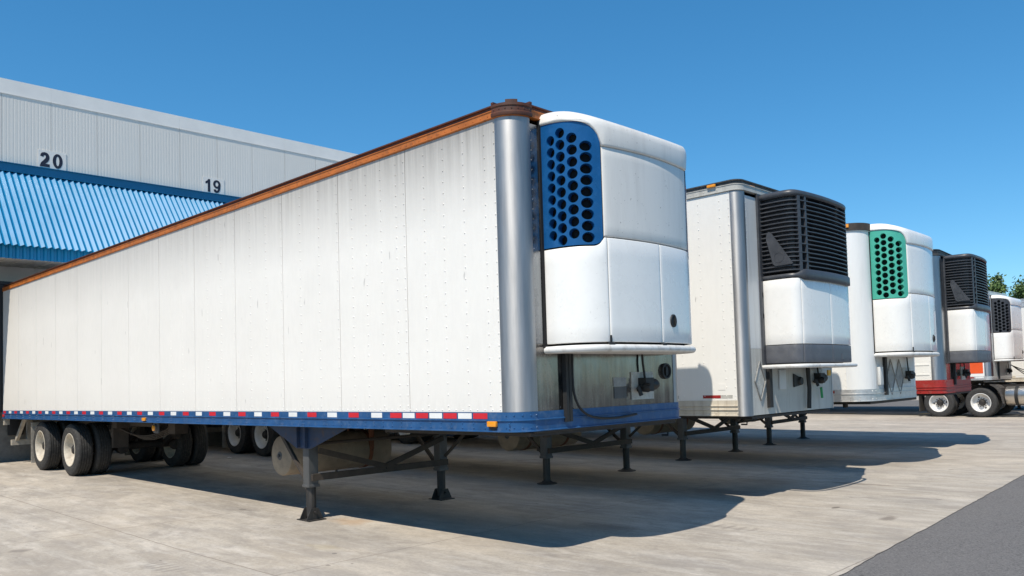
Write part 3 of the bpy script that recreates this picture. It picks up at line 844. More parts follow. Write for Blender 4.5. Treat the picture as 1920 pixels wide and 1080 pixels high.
def slat_unit(parent, tube=True):
    """unit with a black louvred upper half and white lower doors"""
    K = [(0, .49), (.2, .47), (.38, .475), (.47, .52), (.515, .64), (.545, .9), (.56, 1.295)]
    cv = Curve(K); L = cv.L; SA, SB = .545, 1.25
    e = MB(); pth = cv.path(0, L, 60, -.11)
    e.sweep(pth, [(0, 1.73), (0, 3.88), (-.03, 3.88), (-.03, 1.73)])
    for z in (1.735, 3.88): e.add([(x, y, z) for x, y, _, _ in pth], [tuple(range(len(pth)))])
    unit = e.build('refrigeration_unit', 'inside_dark', parent)
    mb = MB(); mb.box(.001, .03, .42, .47, 1.73, 3.93); mb.box(.001, .03, W-.47, W-.42, 1.73, 3.93); mb.box(.001, .03, .471, W-.471, 3.87, 3.93); mb.build('mounting_frame', 'slat_black', unit)
    for s0, s1 in ((.012, SA-.004), (SA+.004, SB-.003), (SB+.003, L-.012)):
        mb = MB(); patch(mb, cv, s0, s1, 1.972, 2.80, rnd=.004, ns=18); mb.build('door_panel', 'unit_white', unit, ang=50)
        mb = MB(); patch(mb, cv, s0, s1, 1.735, 1.965, rnd=.008, ns=18, nz=3)
        if s0 > 1: mb.sweep(cv.path(1.55, 1.63, 3, .0), [(.0, 1.775), (.006, 1.775), (.006, 1.85), (0, 1.85)])
        mb.build('lower_panel', 'band_grey', unit, ang=50)
    # louvre frame
    mb = MB()
    mb.sweep(cv.path(0, L, 60, 0), [(-.12, 3.845), (-.005, 3.845), (.012, 3.86), (.016, 3.885), (.004, 3.912), (-.03, 3.93), (-.12, 3.937)])
    pth = cv.path(0, L, 80, 0)
    def bot(i):
        s_ = L*i/80; k = min(max((min(s_, L-s_)-SA+.05)/.1, 0), 1)
        o = .006+.03*k; zb_ = 2.81-.03*k; zt_ = 2.862+.05*k
        return [(-.1, zb_), (o-.01, zb_), (o, zb_+.012), (o, zt_-.02), (o-.015, zt_), (-.1, zt_+.01)]
    mb.sweep(pth, bot)
    for s0, s1 in ((.0, .028), (SA-.012, SA+.04), (SA+.13, SA+.165), (L-.03, L), (L-SA-.03, L-SA+.015)):
        mb.sweep(cv.path(s0, s1, 3, 0), [(-.09, 2.86), (.006, 2.86), (.006, 3.85), (-.09, 3.85)])
    pt = cv.path(.01, L-.01, 60, -.085)
    mb.build('louvre_frame', 'slat_black', unit, ang=40)
    mb = MB()
    zz = [2.905 + k*.0552 for k in range(17)]
    for z in zz:
        pr = [(-.07, z-.012), (-.005, z-.008), (.009, z-.004), (.009, z+.006), (-.004, z+.012), (-.07, z+.004)]
        mb.sweep(cv.path(.025, SA-.01, 14, 0), pr)
    for k, z in enumerate(zz):
        pr = [(-.06, z-.012), (-.005, z-.008), (.009, z-.004), (.009, z+.007), (-.004, z+.012), (-.06, z+.004)]
        mb.sweep(cv.path(SA+.16, L-.02, 46, 0), pr)
        if k % 2 == 0: mb.sweep(cv.path(SA+.02, SA+.16, 3, 0), pr)
    mb.build('louvre', 'slat_black', unit, ang=40)
    mb = MB()   # braces and fan shroud seen through the slats
    for s0, s1, z0, z1 in ((SA+.2, 1.25, 3.05, 3.84), (1.3, 2.2, 3.8, 3.0), (.05, .5, 2.9, 3.84)):
        a = [cv.pos(s0+(s1-s0)*k/8, -.085, z0+(z1-z0)*k/8) for k in range(9)]
        mb.tube(a, .035, 6)
    mb.sweep(cv.path(.03, SA-.02, 10, -.06), [(0, 2.9), (.006, 2.9), (.006, 3.85), (0, 3.85)])
    mb.sweep(cv.path(SA+.165, SA+.33, 4, -.07), [(0, 2.9), (.006, 2.9), (.006, 3.85), (0, 3.85)])
    mb.sweep(cv.path(L-.6, L-.06, 8, -.08), [(0, 2.9), (.006, 2.9), (.006, 3.5), (0, 3.5)])
    mb.build('shroud', 'grille_black', unit)
    # fin shaped blank badge on the near side
    F = [(.12, 3.40), (.15, 3.42), (.18, 3.4), (.455, 2.985), (.447, 2.975), (.225, 2.97), (.19, 3.0), (.11, 3.32)]
    mb = MB(); mb.prism(F, lambda u, v, t: (u, .475-t, v), .0, .025)
    N = 24; vs = []
    for rr, of in ((.058, .02), (.06, .028), (.066, .028), (.068, .02)):
        vs += [(.275+rr*math.cos(6.2832*k/N), .475-of, 3.075+rr*math.sin(6.2832*k/N)) for k in range(N)]
    mb.add(vs, [(q*N+k, q*N+(k+1) % N, (q+1)*N+(k+1) % N, (q+1)*N+k) for q in range(3) for k in range(N)])
    mb.build('badge', 'slat_black', unit, ang=20)
    mb = MB()
    for z in (2.35, 2.62): mb.box(.0, .03, .445, .472, z-.03, z+.03)
    mb.build('hinge', 'chassis_dark', unit)
    if tube:
        mb = MB(); a = [cv.pos(s_, .05, 1.695) for s_ in lin(0, L, 50)]
        mb.tube(a, .026, 10); mb.build('bumper', 'bumper_white', unit)
    return unit

# ------------------------------------------------------------------ trailers
def plan(L, r, n=10):
    p = [(-L, 0, 0, -1), (-r, 0, 0, -1)]
    p += [(-r+r*math.cos(R(a)), r+r*math.sin(R(a)), math.cos(R(a)), math.sin(R(a))) for a in [-90+90*k/n for k in range(1, n)]]
    p += [(0, r, 1, 0), (0, W-r, 1, 0)]
    p += [(-r+r*math.cos(R(a)), W-r+r*math.sin(R(a)), math.cos(R(a)), math.sin(R(a))) for a in [90*k/n for k in range(1, n)]]
    p += [(-r, W, 0, 1), (-L, W, 0, 1)]
    return p
def arc(r, near=True, n=12, e=0):
    if near: return [(-r+r*math.cos(R(a)), r+r*math.sin(R(a)), math.cos(R(a)), math.sin(R(a))) for a in [-90-e+(90+2*e)*k/n for k in range(n+1)]]
    return [(-r+r*math.cos(R(a)), W-r+r*math.sin(R(a)), math.cos(R(a)), math.sin(R(a))) for a in [-e+(90+2*e)*k/n for k in range(n+1)]]

def landing_gear(t, xl, zb, inset=.27, foot='ears', leg_m='leg_grey', low_m='leg_dark', plate='bracket_blue_shaded', holes=False, side='first'):
    for k, y in enumerate((inset, W-inset)):
        mb = MB(); mb.box(xl-.068, xl+.068, y-.065, y+.065, .43, zb+.05)
        mb.box(xl-.078, xl+.078, y-.075, y+.075, .40, .438)
        lg = mb.build('landing_leg', leg_m, t, bevel=.006)
        mb = MB(); mb.lathe([(.058, .05), (.058, .41)], (xl, y, 0), 'Z', 16)
        mb.build('inner_leg', low_m, lg)
        mb = MB()
        if foot == 'ears':
            mb.box(xl-.14, xl+.14, y-.12, y+.12, .0, .016)
            for sx in (-1, 1):
                mb.prism([(-.115, .017), (.115, .017), (.05, .15), (-.05, .15)], lambda u, v, q: (xl+sx*.075+q, y+u, v), -.007, .007, [(0, .1, .02, .02)])
            mb.tube([(xl-.11, y, .1), (xl+.11, y, .1)], .016, 8)
        else:
            mb.lathe([(.0001, .05), (.07, .05), (.09, .03), (.16, .012), (.16, .0), (.0001, .0)], (xl, y, 0), 'Z', 20)
        mb.build('foot', 'leg_dark' if foot == 'ears' else 'chassis_dark', lg)
        # bracket plate up to the rail
        yy = y-.085 if k == 0 else y+.085
        mb = MB(); P = [(xl-.82, zb-.02), (xl-.82, zb+.0), (xl+.95, zb+.0), (xl+.95, zb-.015), (xl+.15, .87), (xl-.16, .87)]
        H = [(xl-.35, zb-.12, .045, .055), (xl+.38, zb-.12, .045, .055)] if holes else []
        mb.prism(P, lambda u, v, q: (u, yy+q, v), -.004, .004, H)
        mb.box(xl-.1, xl-.085, yy-.05, yy-.004, .88, zb-.01); mb.box(xl+.085, xl+.1, yy-.05, yy-.004, .88, zb-.01)
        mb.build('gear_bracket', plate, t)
    mb = MB(); y0, y1 = inset, W-inset
    z = .52
    mb.bar((xl+.09, y0-.04, z), (xl+.09, y1+.04, z), .05, .08)
    mb.bar((xl+.12, y0+.05, .84), (xl+.12, 1.295, .56), .03, .07); mb.bar((xl+.12, 1.295, .56), (xl+.12, y1-.05, .86), .03, .07)
    for y in (y0, y1):
        if y == y1: mb.bar((xl+.07, y+.02, .6), (xl+.6, y+.25, zb+.03), .03, .04)
        mb.bar((xl-.07, y-.03, .5), (xl-.85, y+.02, zb+.01), .035, .05)
    mb.tube([(xl+.04, y0, .92), (xl+.04, y1, .92)], .02, 8)
    mb.build('gear_brace', 'chassis_brown', t)

def fuel_tank(t, x=-4.92, z=.72, r=.265, y0=.47, y1=2.06, m='tank_tan'):
    mb = MB()
    p = [(.0001, y0-.03), (.1, y0-.027), (r*.8, y0-.018), (r*.97, y0-.004), (r, y0+.01), (r, y1-.01), (r*.97, y1+.004), (r*.8, y1+.018), (.0001, y1+.03)]
    mb.lathe(p, (x, 0, z), 'Y', 40)
    tk = mb.build('fuel_tank', m, t, ang=40)
    for y in (y0+.3, y1-.35):
        mb = MB()
        mb.lathe([(r+.002, y-.03), (r+.008, y-.03), (r+.008, y+.03), (r+.002, y+.03)], (x, 0, z), 'Y', 40)
        mb.box(x-r-.02, x-r+.02, y-.03, y+.03, z, 1.16); mb.box(x+r-.02, x+r+.02, y-.03, y+.03, z, 1.16)
        mb.build('strap', 'chassis_rust', tk)
    mb = MB(); mb.lathe([(.0001, y0-.06), (.022, y0-.06), (.022, y0-.03)], (x, 0, z), 'Y', 6)
    mb.lathe([(.0001, y0-.034), (.055, y0-.033), (.06, y0-.026)], (x, 0, z), 'Y', 20)
    mb.tube([(x+.05, y0+.8, z-r+.01), (x+.05, y0+.8, z-r-.05), (x-.1, y0+.8, z-r-.05)], .02, 8)
    mb.build('cap', 'leg_grey', tk)

def running_gear(t, zb, axles, gz, rim):
    for ax in axles:
        for y, fl in ((.2, False), (.53, True), (W-.53, False), (W-.2, True)):
            wheel(t, (ax, y, gz(ax)+TR), fl, rim)
        mb = MB(); z = gz(ax)+TR
        mb.tube([(ax, .3, z), (ax, W-.3, z)], .075, 12)
        for y in (.78, W-.78):
            mb.lathe([(.0001, -.09), (.1, -.08), (.11, 0), (.1, .08), (.0001, .09)], (ax+.28, y+.12, z-.02), 'X', 16)
            mb.bar((ax, y, z), (ax+.55, y, z+.22), .08, .1)
        mb.lathe([(.1, .5), (.2, .48), (.2, .72), (.1, .74)], (ax, .05, z), 'Y', 20)
        mb.build('axle', 'chassis_dark', t)
    a0, a1 = min(axles), max(axles)
    mb = MB()
    for y in (.78, W-.78):
        mb.box(a0-1.3, a1+2.2, y-.06, y+.06, zb-.13, zb+.0)
        mb.box(a0+.5, a0+.68, y-.05, y+.05, zb-.42, zb-.13); mb.box(a1+.5, a1+.68, y-.05, y+.05, zb-.45, zb-.13)
    mb.box(a1+.95, a1+1.15, .5, W-.5, zb-.16, zb-.02)
    mb.bar((a1+.8, .55, zb-.32), (a1+.8, .82, zb-.32), .08, .42)
    mb.build('subframe', 'chassis_brown', t)
    mb = MB()
    for k in range(4):
        y = .55+.04*k
        mb.tube([(a1+.7, y, zb-.05)]+[(a1+.7+2.0*q/10, y+.3*q/10, zb-.05-(.2+.025*k)*math.sin(math.pi*q/10)-.09*q/10) for q in range(1, 11)], .011, 6)
    mb.box(a1+2.68, a1+2.95, .8, 1.02, zb-.25, zb-.06)
    mb.tube([(a1+2.8, .9, zb-.1), (a1+3.6, 1.2, zb-.02)], .012, 6)
    mb.build('air_hose', 'chassis_brown', t)
    for y in (.07, W-.67):
        mb = MB(); mb.box(a0-.62, a0-.605, y, y+.6, gz(a0)+.12, gz(a0)+.92)
        mb.bar((a0-.6, y, gz(a0)+.93), (a0-.6, y+.7, gz(a0)+.93), .05, .05)
        mb.build('mudflap', 'mudflap_pale', t)

def rear_end(t, L, zb, zt, gz):
    mb = MB(); mb.box(-L, -L+.05, .012, W-.012, zb+.2, zt-.03)
    for k in (0, 1):
        y = .05 if k == 0 else W/2+.02
        mb.box(-L-.03, -L-.002, y, y+W/2-.07, zb+.25, zt-.08)
    for y in (.4, W/2-.1, W/2+.1, W-.4): mb.tube([(-L-.06, y, zb+.2), (-L-.06, y, zt-.1)], .016, 6)
    mb.build('rear_door', 'steel_grey', t)
    mb = MB(); g = gz(-L)
    mb.box(-L-.02, -L+.1, .15, W-.15, g+.40, g+.52)
    for y in (.45, W-.55): mb.box(-L+.0, -L+.09, y, y+.1, g+.521, zb+.05)
    for y in (.15, W-.35): mb.bar((-L+.05, y+.1, g+.5), (-L+.7, y+.1, zb+.03), .06, .08)
    mb.box(-L+.0, -L+.12, .0, .1, zb-.14, zb-.005)
    mb.build('underride_guard', 'mudflap_pale', t)

def trailer(loc, rz, label, L=16.15, r=.21, zb=1.146, zr=1.325, zt=3.985, H=4.112, rail='blue_rail', toprail='orange_rail', caprail='brown_rail',
            wall='wall_white', post='post_alu', front='steel_dirty', front_hi='steel_grey', axles=(-13.75, -11.98), rim='rim_white', xl=-3.88,
            gear=True, foot='round', bracket='bracket_blue_shaded', unit=None, seam=1.22, rows=(.0, .41, .82), dense_from=-2.5, postlow=None, tank=True, wheels=True, ribs=False, slope=True):
    t = empty('refrigerated_trailer', loc, rz)
    tag(t, label, 'trailer', 'refrigerated trailers parked in a row at the docks')
    gz = ground_z if slope else (lambda x: 0)
    mb = MB()
    seams = [-r]
    x = -1.55 if not ribs else -r-1.2
    while x > -L+.3: seams.append(x); x -= seam
    seams.append(-L)
    mb.box(-L, -r, .014, .045, zr+.001, zt-.001)
    for a, b in zip(seams[:-1], seams[1:]):
        mb.box(b+.0045, a-.0045, 0, .0145, zr+.002, zt-.002)
        step = .108
        colx = [a-.03] + ([a-(a-b)*k/3 for k in (1, 2)] if (a-b) > .9 else [])
        if a > -1.6 and a-b > .9: colx = [a-.03, a-.16] + [a-.16-(a-b-.16)*k/4 for k in (1, 2, 3)]
        elif a > -2.6: colx = [a-.03, a-(a-b)/4, a-(a-b)/2, a-(a-b)*3/4]
        if b > -9.2:
            for cx in colx:
                z = zr+.06
                while z < zt-.03: mb.rivet((cx, 0, z), (0, -1, 0), .0085, .006); z += step
    if not ribs:
        x = -r-.04
        while x > -9: mb.rivet((x, 0, zr+.022), (0, -1, 0), .008, .005); x -= .1
    else:
        z = zr+.1
        while z < zt-.05:
            mb.box(-L+.05, -r-.05, -.008, -.0005, z, z+.025); z += .2
    mb.build('side_panel', wall, t)
    mb = MB(); mb.box(-L, -r, W-.045, W, zr+.001, zt-.001); mb.build('side_panel', wall, t)
    PI_ = [(x-nx*.05, y-ny*.05) for x, y, nx, ny in plan(L-.03, r)]
    mb = MB(); mb.prism(PI_, lambda u, v, q: (u, v, q), H-.06, H-.012); mb.build('roof', 'roof_alu', t)
    # floor with cross members and the coupler plate
    mb = MB(); mb.prism(PI_, lambda u, v, q: (u, v, q), zb+.06, zb+.13)
    x = -2.6
    while x > -L+.2: mb.box(x-.03, x+.03, .05, W-.05, zb-.01, zb+.059); x -= .31
    mb.box(-2.2, -.03, .16, W-.16, zb-.045, zb-.012)
    mb.lathe([(.045, -.1), (.045, 0)], (-.9, W/2, zb-.045), 'Z', 12)
    mb.build('floor', 'chassis_dark', t)
    # front skins
    mb = MB(); zsplit = 1.93
    mb.box(-.03, 0, r+.001, W-r-.001, (zb+.002 if postlow else zr+.001), zsplit-.002)
    for y in lin(r+.13, W-r-.13, 1): 
        z = zr+.05
        while z < zsplit: mb.rivet((0, y, z), (1, 0, 0), .006, .003); z += .075
    y = r+.03
    while y < W-r: mb.rivet((0, y, zr+.025), (1, 0, 0), .006, .003); y += .058
    mb.build('front_skin', front, t)
    mb = MB(); mb.box(-.03, -.001, r+.001, W-r-.001, zsplit+.001, zt-.05)
    for y in (r+.03, W-r-.03):
        z = zsplit+.05
        while z < zt-.1: mb.rivet((-.001, y, z), (1, 0, 0), .006, .003); z += .09
    mb.build('front_skin', front_hi, t)
    pz = postlow if postlow else zr
    for near in (True, False):
        mb = MB(); pr = [(-.03, pz+.001), (.005, pz+.001), (.005, zt-.003), (-.03, zt-.003)]
        mb.sweep(arc(r, near, 14, 3), pr); mb.build('corner_post', post, t, ang=40)
    # rails
    P = plan(L, r)
    mb = MB()
    Pb = P if not postlow else P[:2]
    lip = zr-.075
    prof = [(-.03, zb), (.004, zb), (.03, zb+.004), (.03, zb+.012), (.012, zb+.016), (.012, lip-.006), (.024, lip-.002), (.024, lip+.006), (.01, lip+.01), (.01, zr), (-.03, zr)]
    if ribs or postlow: prof = [(-.03, zb), (.02, zb), (.02, zb+.012), (.01, zb+.016), (.01, zb+.07), (.022, zb+.074), (.022, zb+.085), (.01, zb+.089), (.01, zb+.12), (.022, zb+.124), (.022, zb+.135), (.01, zb+.139), (.01, zr), (-.03, zr)]
    mb.sweep(Pb, prof)
    if postlow: mb.sweep(P[-2:], prof)
    x = -.1
    while x > -L+.2:
        for z in (zb+.035, zb+.078):
            mb.rivet((x-.03, -.012, z), (0, -1, 0), .0095, .007)
            if x < -3 : mb.rivet((x-.075, -.012, z), (0, -1, 0), .0095, .007)
        x -= .155 if x > -3 else .46
    if not postlow:
        for a in (-80, -60, -40, -20, -4):
            for z in (zb+.04, zr-.03): mb.rivet((-r+(r+.011)*math.cos(R(a)), r+(r+.011)*math.sin(R(a)), z), (math.cos(R(a)), math.sin(R(a)), 0), .009, .006)
    mb.build('bottom_rail', rail, t, ang=30)
    hb = H-zt
    mb = MB(); mb.sweep(P, [(-.04, zt), (.008, zt), (.02, zt+.006), (.02, zt+.012), (.009, zt+.016), (.009, zt+hb*.5), (.016, zt+hb*.54), (.016, zt+hb*.6), (-.04, zt+hb*.6)])
    x = -.3
    while x > -10:
        mb.rivet((x, -.009, zt+hb*.27), (0, -1, 0), .007, .005); x -= .1
    tr = mb.build('top_rail', toprail, t, ang=30)
    mb = MB(); mb.sweep(P, [(-.06, zt+hb*.605), (-.012, zt+hb*.605), (-.012, zt+hb*.86), (.006, zt+hb*.9), (.006, H), (-.06, H)])
    mb.build('roof_lip', caprail, tr, ang=30)
    rear_end(t, L, zb, zt, gz)
    if wheels: running_gear(t, zb, axles, gz, rim)
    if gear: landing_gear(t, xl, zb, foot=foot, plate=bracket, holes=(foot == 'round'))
    if tank: fuel_tank(t, x=xl-1.04)
    return t

# --- first trailer: blue rail, rusty roof rail, blue-grilled unit
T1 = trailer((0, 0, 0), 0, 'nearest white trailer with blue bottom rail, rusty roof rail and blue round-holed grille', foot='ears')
comb_unit(T1, ('unit_white', 'unit_dirty', 'grille_blue'))
mb = MB()   # cast roof corner with castellated crown
for near in (True, False):
    mb = MB()
    mb.sweep(arc(.21, near, 14, 6), [(-.02, 3.99), (.03, 3.99), (.034, 4.0), (.034, 4.02), (.024, 4.03), (.024, 4.07), (.032, 4.078), (.032, 4.1), (-.02, 4.103)])
    a = arc(.21, near, 14, 6)
    mb.sweep(a[5:10], [(-.05, 4.104), (.012, 4.104), (.012, 4.135), (-.05, 4.135)])
    mb.sweep(a[0:2], [(-.03, 4.104), (.03, 4.104), (.03, 4.125), (-.03, 4.125)]); mb.sweep(a[13:15], [(-.03, 4.104), (.03, 4.104), (.03, 4.125), (-.03, 4.125)])
    for i in range(1, 14, 2):
        x, y, nx, ny = a[i]; mb.rivet((x+nx*.024, y+ny*.024, 4.05), (nx, ny, 0), .008, .005)
    mb.build('corner_casting', 'brown_rail', T1, ang=30)
# conspicuity tape
xa = -.41; k = 0
spots = []
while xa > -1.8: spots.append(xa); xa -= .2115
xa = -2.01
while xa > -15.9: spots.append(xa); xa -= .4205
def tape(t, x0, x1, z0, z1, m, y=-.0125):
    mb = MB(); mb.box(x0, x1, y, y+.002, z0, z1); return mb.build('reflective_tape', m, t)
for k, xa in enumerate(spots): tape(T1, xa-.19, xa, 1.2655, 1.318, ('tape_red', 'tape_white')[k % 2])
def marker(t, x, z, wd=.115, hh=.05, y=-.014, m='lamp_amber', base=True):
    mb = MB(); mb.box(x-wd/2, x+wd/2, y-.03, y, z-hh/2, z+hh/2)
    o = mb.build('marker_lamp', m, t, bevel=.008)
    if base:
        mb = MB(); mb.prism([(x+.055*math.cos(R(a)), z-hh/2-.002+.03*math.sin(R(a))) for a in range(180, 361, 20)], lambda u, v, q: (u, y+q, v), -.008, .0)
        mb.build('lamp_base', 'rubber_black', o)
marker(T1, -.33, 1.222); marker(T1, -8.2, 1.2)
mb = MB(); mb.lathe([(.0001, -.05), (.04, -.045), (.05, -.02), (.05, .0)], (-8.05, .09, 1.06), 'Y', 18)
lm = mb.build('side_lamp', 'lamp_amber', T1)
mb = MB(); mb.box(-8.14, -7.96, .092, .11, .98, 1.15); mb.lathe([(.052, -.03), (.062, -.03), (.062, .0)], (-8.05, .09, 1.06), 'Y', 18); mb.build('lamp_bracket', 'leg_grey', lm)
marker(T1, -16.0, 1.215, .09, .06, m='lamp_red', base=False)
# service lines on the front
def smooth(P, n=6):
    P = [Vector(p) for p in P]; Q = [2*P[0]-P[1]]+P+[2*P[-1]-P[-2]]; o = []
    for i in range(1, len(Q)-2):
        a, b, c, d = Q[i-1:i+3]
        for j in range(n):
            t = j/n; o.append(.5*((2*b)+(c-a)*t+(2*a-5*b+4*c-d)*t*t+(-a+3*b-3*c+d)*t**3))
    return o+[P[-1]]
def front_lines(t, ycab=.62, box_y=1.75, zr=1.325, gauge=True, plate=True):
    mb = MB()
    for dy in (0, .045): mb.box(.003, .05, ycab+dy-.018, ycab+dy+.018, zr-.11, 1.84)
    if gauge: mb.tube(smooth([(.04, ycab+.09, 1.84), (.04, ycab+.085, 1.6), (.045, ycab+.1, 1.45), (.05, ycab+.18, 1.32), (.05, ycab+.36, 1.24), (.05, ycab+.7, 1.215), (.045, ycab+1.05, 1.235)]), .012, 8)
    mb.build('cable', 'rubber_black', t)
    mb = MB(); mb.box(.002, .012, box_y-.19, box_y+.19, 1.38, 1.66)
    for a in (-.17, .17):
        for b in (1.4, 1.64): mb.rivet((.012, box_y+a, b), (1, 0, 0), .01, .006)
    ob = mb.build('gladhand_plate', 'placard_pale', t)
    mb = MB(); mb.box(.013, .11, box_y-.08, box_y+.06, 1.46, 1.6)
    mb.lathe([(.05, 0), (.06, .08), (.045, .12), (.0001, .12)], (.06, box_y+.05, 1.53), 'Y', 14)
    mb.lathe([(.045, 0), (.05, .06), (.03, .1), (.0001, .1)], (.06, box_y-.06, 1.5), 'X', 14)
    mb.tube([(.03, box_y-.1, 1.48), (.08, box_y-.17, 1.5), (.1, box_y-.15, 1.42)], .022, 8)
    mb.tube([(.04, box_y, 1.6), (.035, box_y-.02, 1.75), (.03, box_y-.02, 1.86)], .012, 8)
    mb.build('gladhand', 'rubber_black', ob, bevel=0)
    if gauge:
        mb = MB(); mb.lathe([(.0001, .01), (.062, .012), (.066, .03), (.082, .03), (.085, .003)], (0, box_y+.42, 1.665), 'X', 24)
        mb.box(.012, .03, box_y+.4, box_y+.44, 1.62, 1.71); mb.build('air_coupling', 'rubber_black', t)
    if plate:
        mb = MB(); mb.box(.002, .006, box_y-.47, box_y-.27, 1.40, 1.515); mb.build('data_plate', 'leg_grey', t)
        mb = MB(); mb.box(.002, .005, box_y-.48, box_y-.27, 1.52, 1.61); mb.build('data_plate', 'placard', t)
front_lines(T1, .58, 1.8)
mb = MB(); mb.box(-.035, -.001, .19, W-.19, 1.128, 1.144); mb.build('coupler_edge', 'chassis_brown', T1)

# --- second trailer: louvred unit, cream rail
T2 = trailer((-.07, 4.08, 0), 0, 'white trailer with cream ribbed bottom rail, black louvred unit and diamond placard holder',
    zb=1.09, zr=1.285, zt=3.93, H=4.075, rail='cream_rail', toprail='front_pale', caprail='dark_cap', wall='wall_clean', post='post_alu', front='front_pale', front_hi='front_white',
    rim='rim_clean', xl=-3.68, bracket='chassis_brown', postlow=1.085, r=.125, seam=1.2, axles=(-13.6, -12.3))
slat_unit(T2)
for a, b, m_ in ((-.63, -.37, 'tape_dark_red'), (-.37, -.2, 'placard_pale'), (-1.25, -1.0, 'placard_pale'), (-1.5, -1.26, 'tape_dark_red')):
    tape(T2, a, b, 1.315, 1.355, m_, -.003)
front_lines(T2, .52, 1.95, 1.285, False, False)
def diamond(t, y, z, s=.2, hh=.32, m='placard_pale', fr='placard'):
    P = [(y-s, z), (y, z-hh), (y+s, z), (y, z+hh)]; Q = [(y-s*.78, z), (y, z-hh*.78), (y+s*.78, z), (y, z+hh*.78)]
    mb = MB()
    for i in range(4): 
        a, b = Vector(P[i]), Vector(P[(i+1) % 4]); mb.bar((.012, a.x, a.y), (.012, b.x, b.y), .014, .014)
    d = mb.build('placard_holder', fr, t)
    mb = MB(); mb.prism(Q, lambda u, v, q: (q, u, v), .003, .008)
    mb.build('placard', m, d)
diamond(T2, .335, 1.52, .135, .25, 'placard_pale', 'placard')
mb = MB(); mb.box(.002, .02, .84, 1.02, 1.4, 1.66); mb.build('document_box', 'front_white', T2, bevel=.006)
mb = MB(); mb.prism([(1.25, 1.42), (1.25, 1.6), (1.5, 1.53), (1.5, 1.45)], lambda u, v, q: (q, u, v), .002, .02); mb.lathe([(.0001, .05), (.05, .05), (.06, .02)], (0, 1.42, 1.5), 'X', 14)
mb.build('air_coupling', 'rubber_black', T2)
mb = MB(); mb.tube([(.05, 1.6, 1.7), (.06, 1.61, 1.4), (.05, 1.6, 1.12)], .03, 8); mb.build('cable', 'rubber_black', T2)
mb = MB(); mb.box(.11, .13, 2.08, 2.16, 1.56, 1.64); mb.build('tag', 'yellow_tag', T2)
mb = MB(); mb.tube([(.06, 1.98, 1.4), (.06, 2.0, 1.25)], .018, 8); mb.build('hose', 'green_hose', T2)
marker(T2, -.37, 4.035, .12, .035, -.014, base=False)
mb = MB(); mb.box(-.03, .0, .3, .42, 4.0, 4.03); mb.build('marker_lamp', 'lamp_amber', T2)
mb = MB(); mb.box(-.40, -.30, -.004, -.001, 1.42, 1.5); mb.build('patch_plate', 'wall_clean', T2)

# --- third trailer: green grille, wide white rounded corner
T3 = trailer((-.2, 8.22, 0), R(1.2), 'white trailer with a sea green grille of round holes and wide white corner post',
    r=.33, zb=1.115, zr=1.315, zt=3.92, H=4.05, rail='alu_rail', toprail='post_white', caprail='dark_cap', wall='wall_clean', post='post_white', front='front_white', front_hi='front_white', rim='rim_clean', xl=-3.7, bracket='chassis_brown')
comb_unit(T3, ('unit_white', 'unit_white', 'grille_green'))
front_lines(T3, .72, 1.85, 1.315, False, False)
diamond(T3, 1.05, 1.5, .2, .3, 'placard'); diamond(T3, 1.47, 1.5, .2, .3, 'placard')
mb = MB(); mb.box(.002, .05, .44, .58, 1.38, 1.68); mb.build('document_box', 'front_white', T3, bevel=.006)
marker(T3, -.42, 4.0, .13, .06, -.012, base=False)
mb = MB(); mb.sweep(arc(.33, True, 12, 4), [(-.02, 3.935), (.03, 3.935), (.03, 4.055), (-.02, 4.055)]); mb.build('corner_cap', 'chassis_brown', T3)
mb = MB(); mb.sweep(arc(.33, True, 12, 0)[1:4], [(.031, 3.985), (.05, 3.985), (.05, 4.04), (.031, 4.04)]); mb.build('marker_lamp', 'lamp_amber', T3)
tape(T3, -.85, -.55, 1.258, 1.302, 'tape_dark_red', -.0135)

# --- fourth trailer: red rail, black louvred unit
T4 = trailer((-.3, 12.3, 0), R(4.5), 'ribbed white trailer with red bottom rail, shiny steel corner and black louvred unit',
    zb=1.13, zr=1.40, zt=3.9, H=4.03, rail='red_rail', toprail='dark_cap', caprail='dark_cap', wall='wall_clean', post='post_dark', front='steel_dirty', front_hi='dark_cap', rim='rim_clean', xl=-3.8, bracket='chassis_rust', ribs=True)
slat_unit(T4, tube=False)
front_lines(T4, .8, 1.7, 1.40, False, False)

# --- fifth trailer coupled to a tractor
T5 = trailer((-2.65, 24.8, 0), 0, 'white trailer with an orange square on its side and black grille, coupled to a tractor',
    zb=1.235, zr=1.36, zt=4.05, H=4.19, rail='alu_rail', toprail='alu_rail', caprail='alu_rail', wall='wall_clean', post='post_dark', front='front_pale', front_hi='front_white', gear=False, tank=False, rim='rim_clean')
u5 = comb_unit(T5, ('unit_white', 'unit_white', 'grille_black'))
mb = MB(); mb.box(-2.4, -.26, -.006, -.002, 1.46, 2.35); mb.build('orange_square', 'orange_panel', T5)
for a, m_ in ((-1.1, 'tape_dark_red'), (-.8, 'tape_dark_red'), (-.5, 'tape_white')): tape(T5, a, a+.25, 1.30, 1.345, m_, -.013)
front_lines(T5, .7, 1.9, 1.36, False, False)
T6 = trailer((.4, 29.2, 0), 0, 'plain white trailer behind the tractor at the right edge, mostly hidden',
    zb=1.1, zr=1.32, zt=3.85, H=4.15, rail='cream_rail', toprail='alu_rail', caprail='alu_rail', wall='wall_clean', post='post_alu', front='front_pale', front_hi='front_white', rim='rim_clean', bracket='chassis_brown')
comb_unit(T6, ('unit_white', 'unit_white', 'grille_black'))
for k in range(12): tape(T6, -.9-k*.5, -.6-k*.5, 1.255, 1.312, ('tape_dark_red', 'tape_white')[k % 2], -.013)

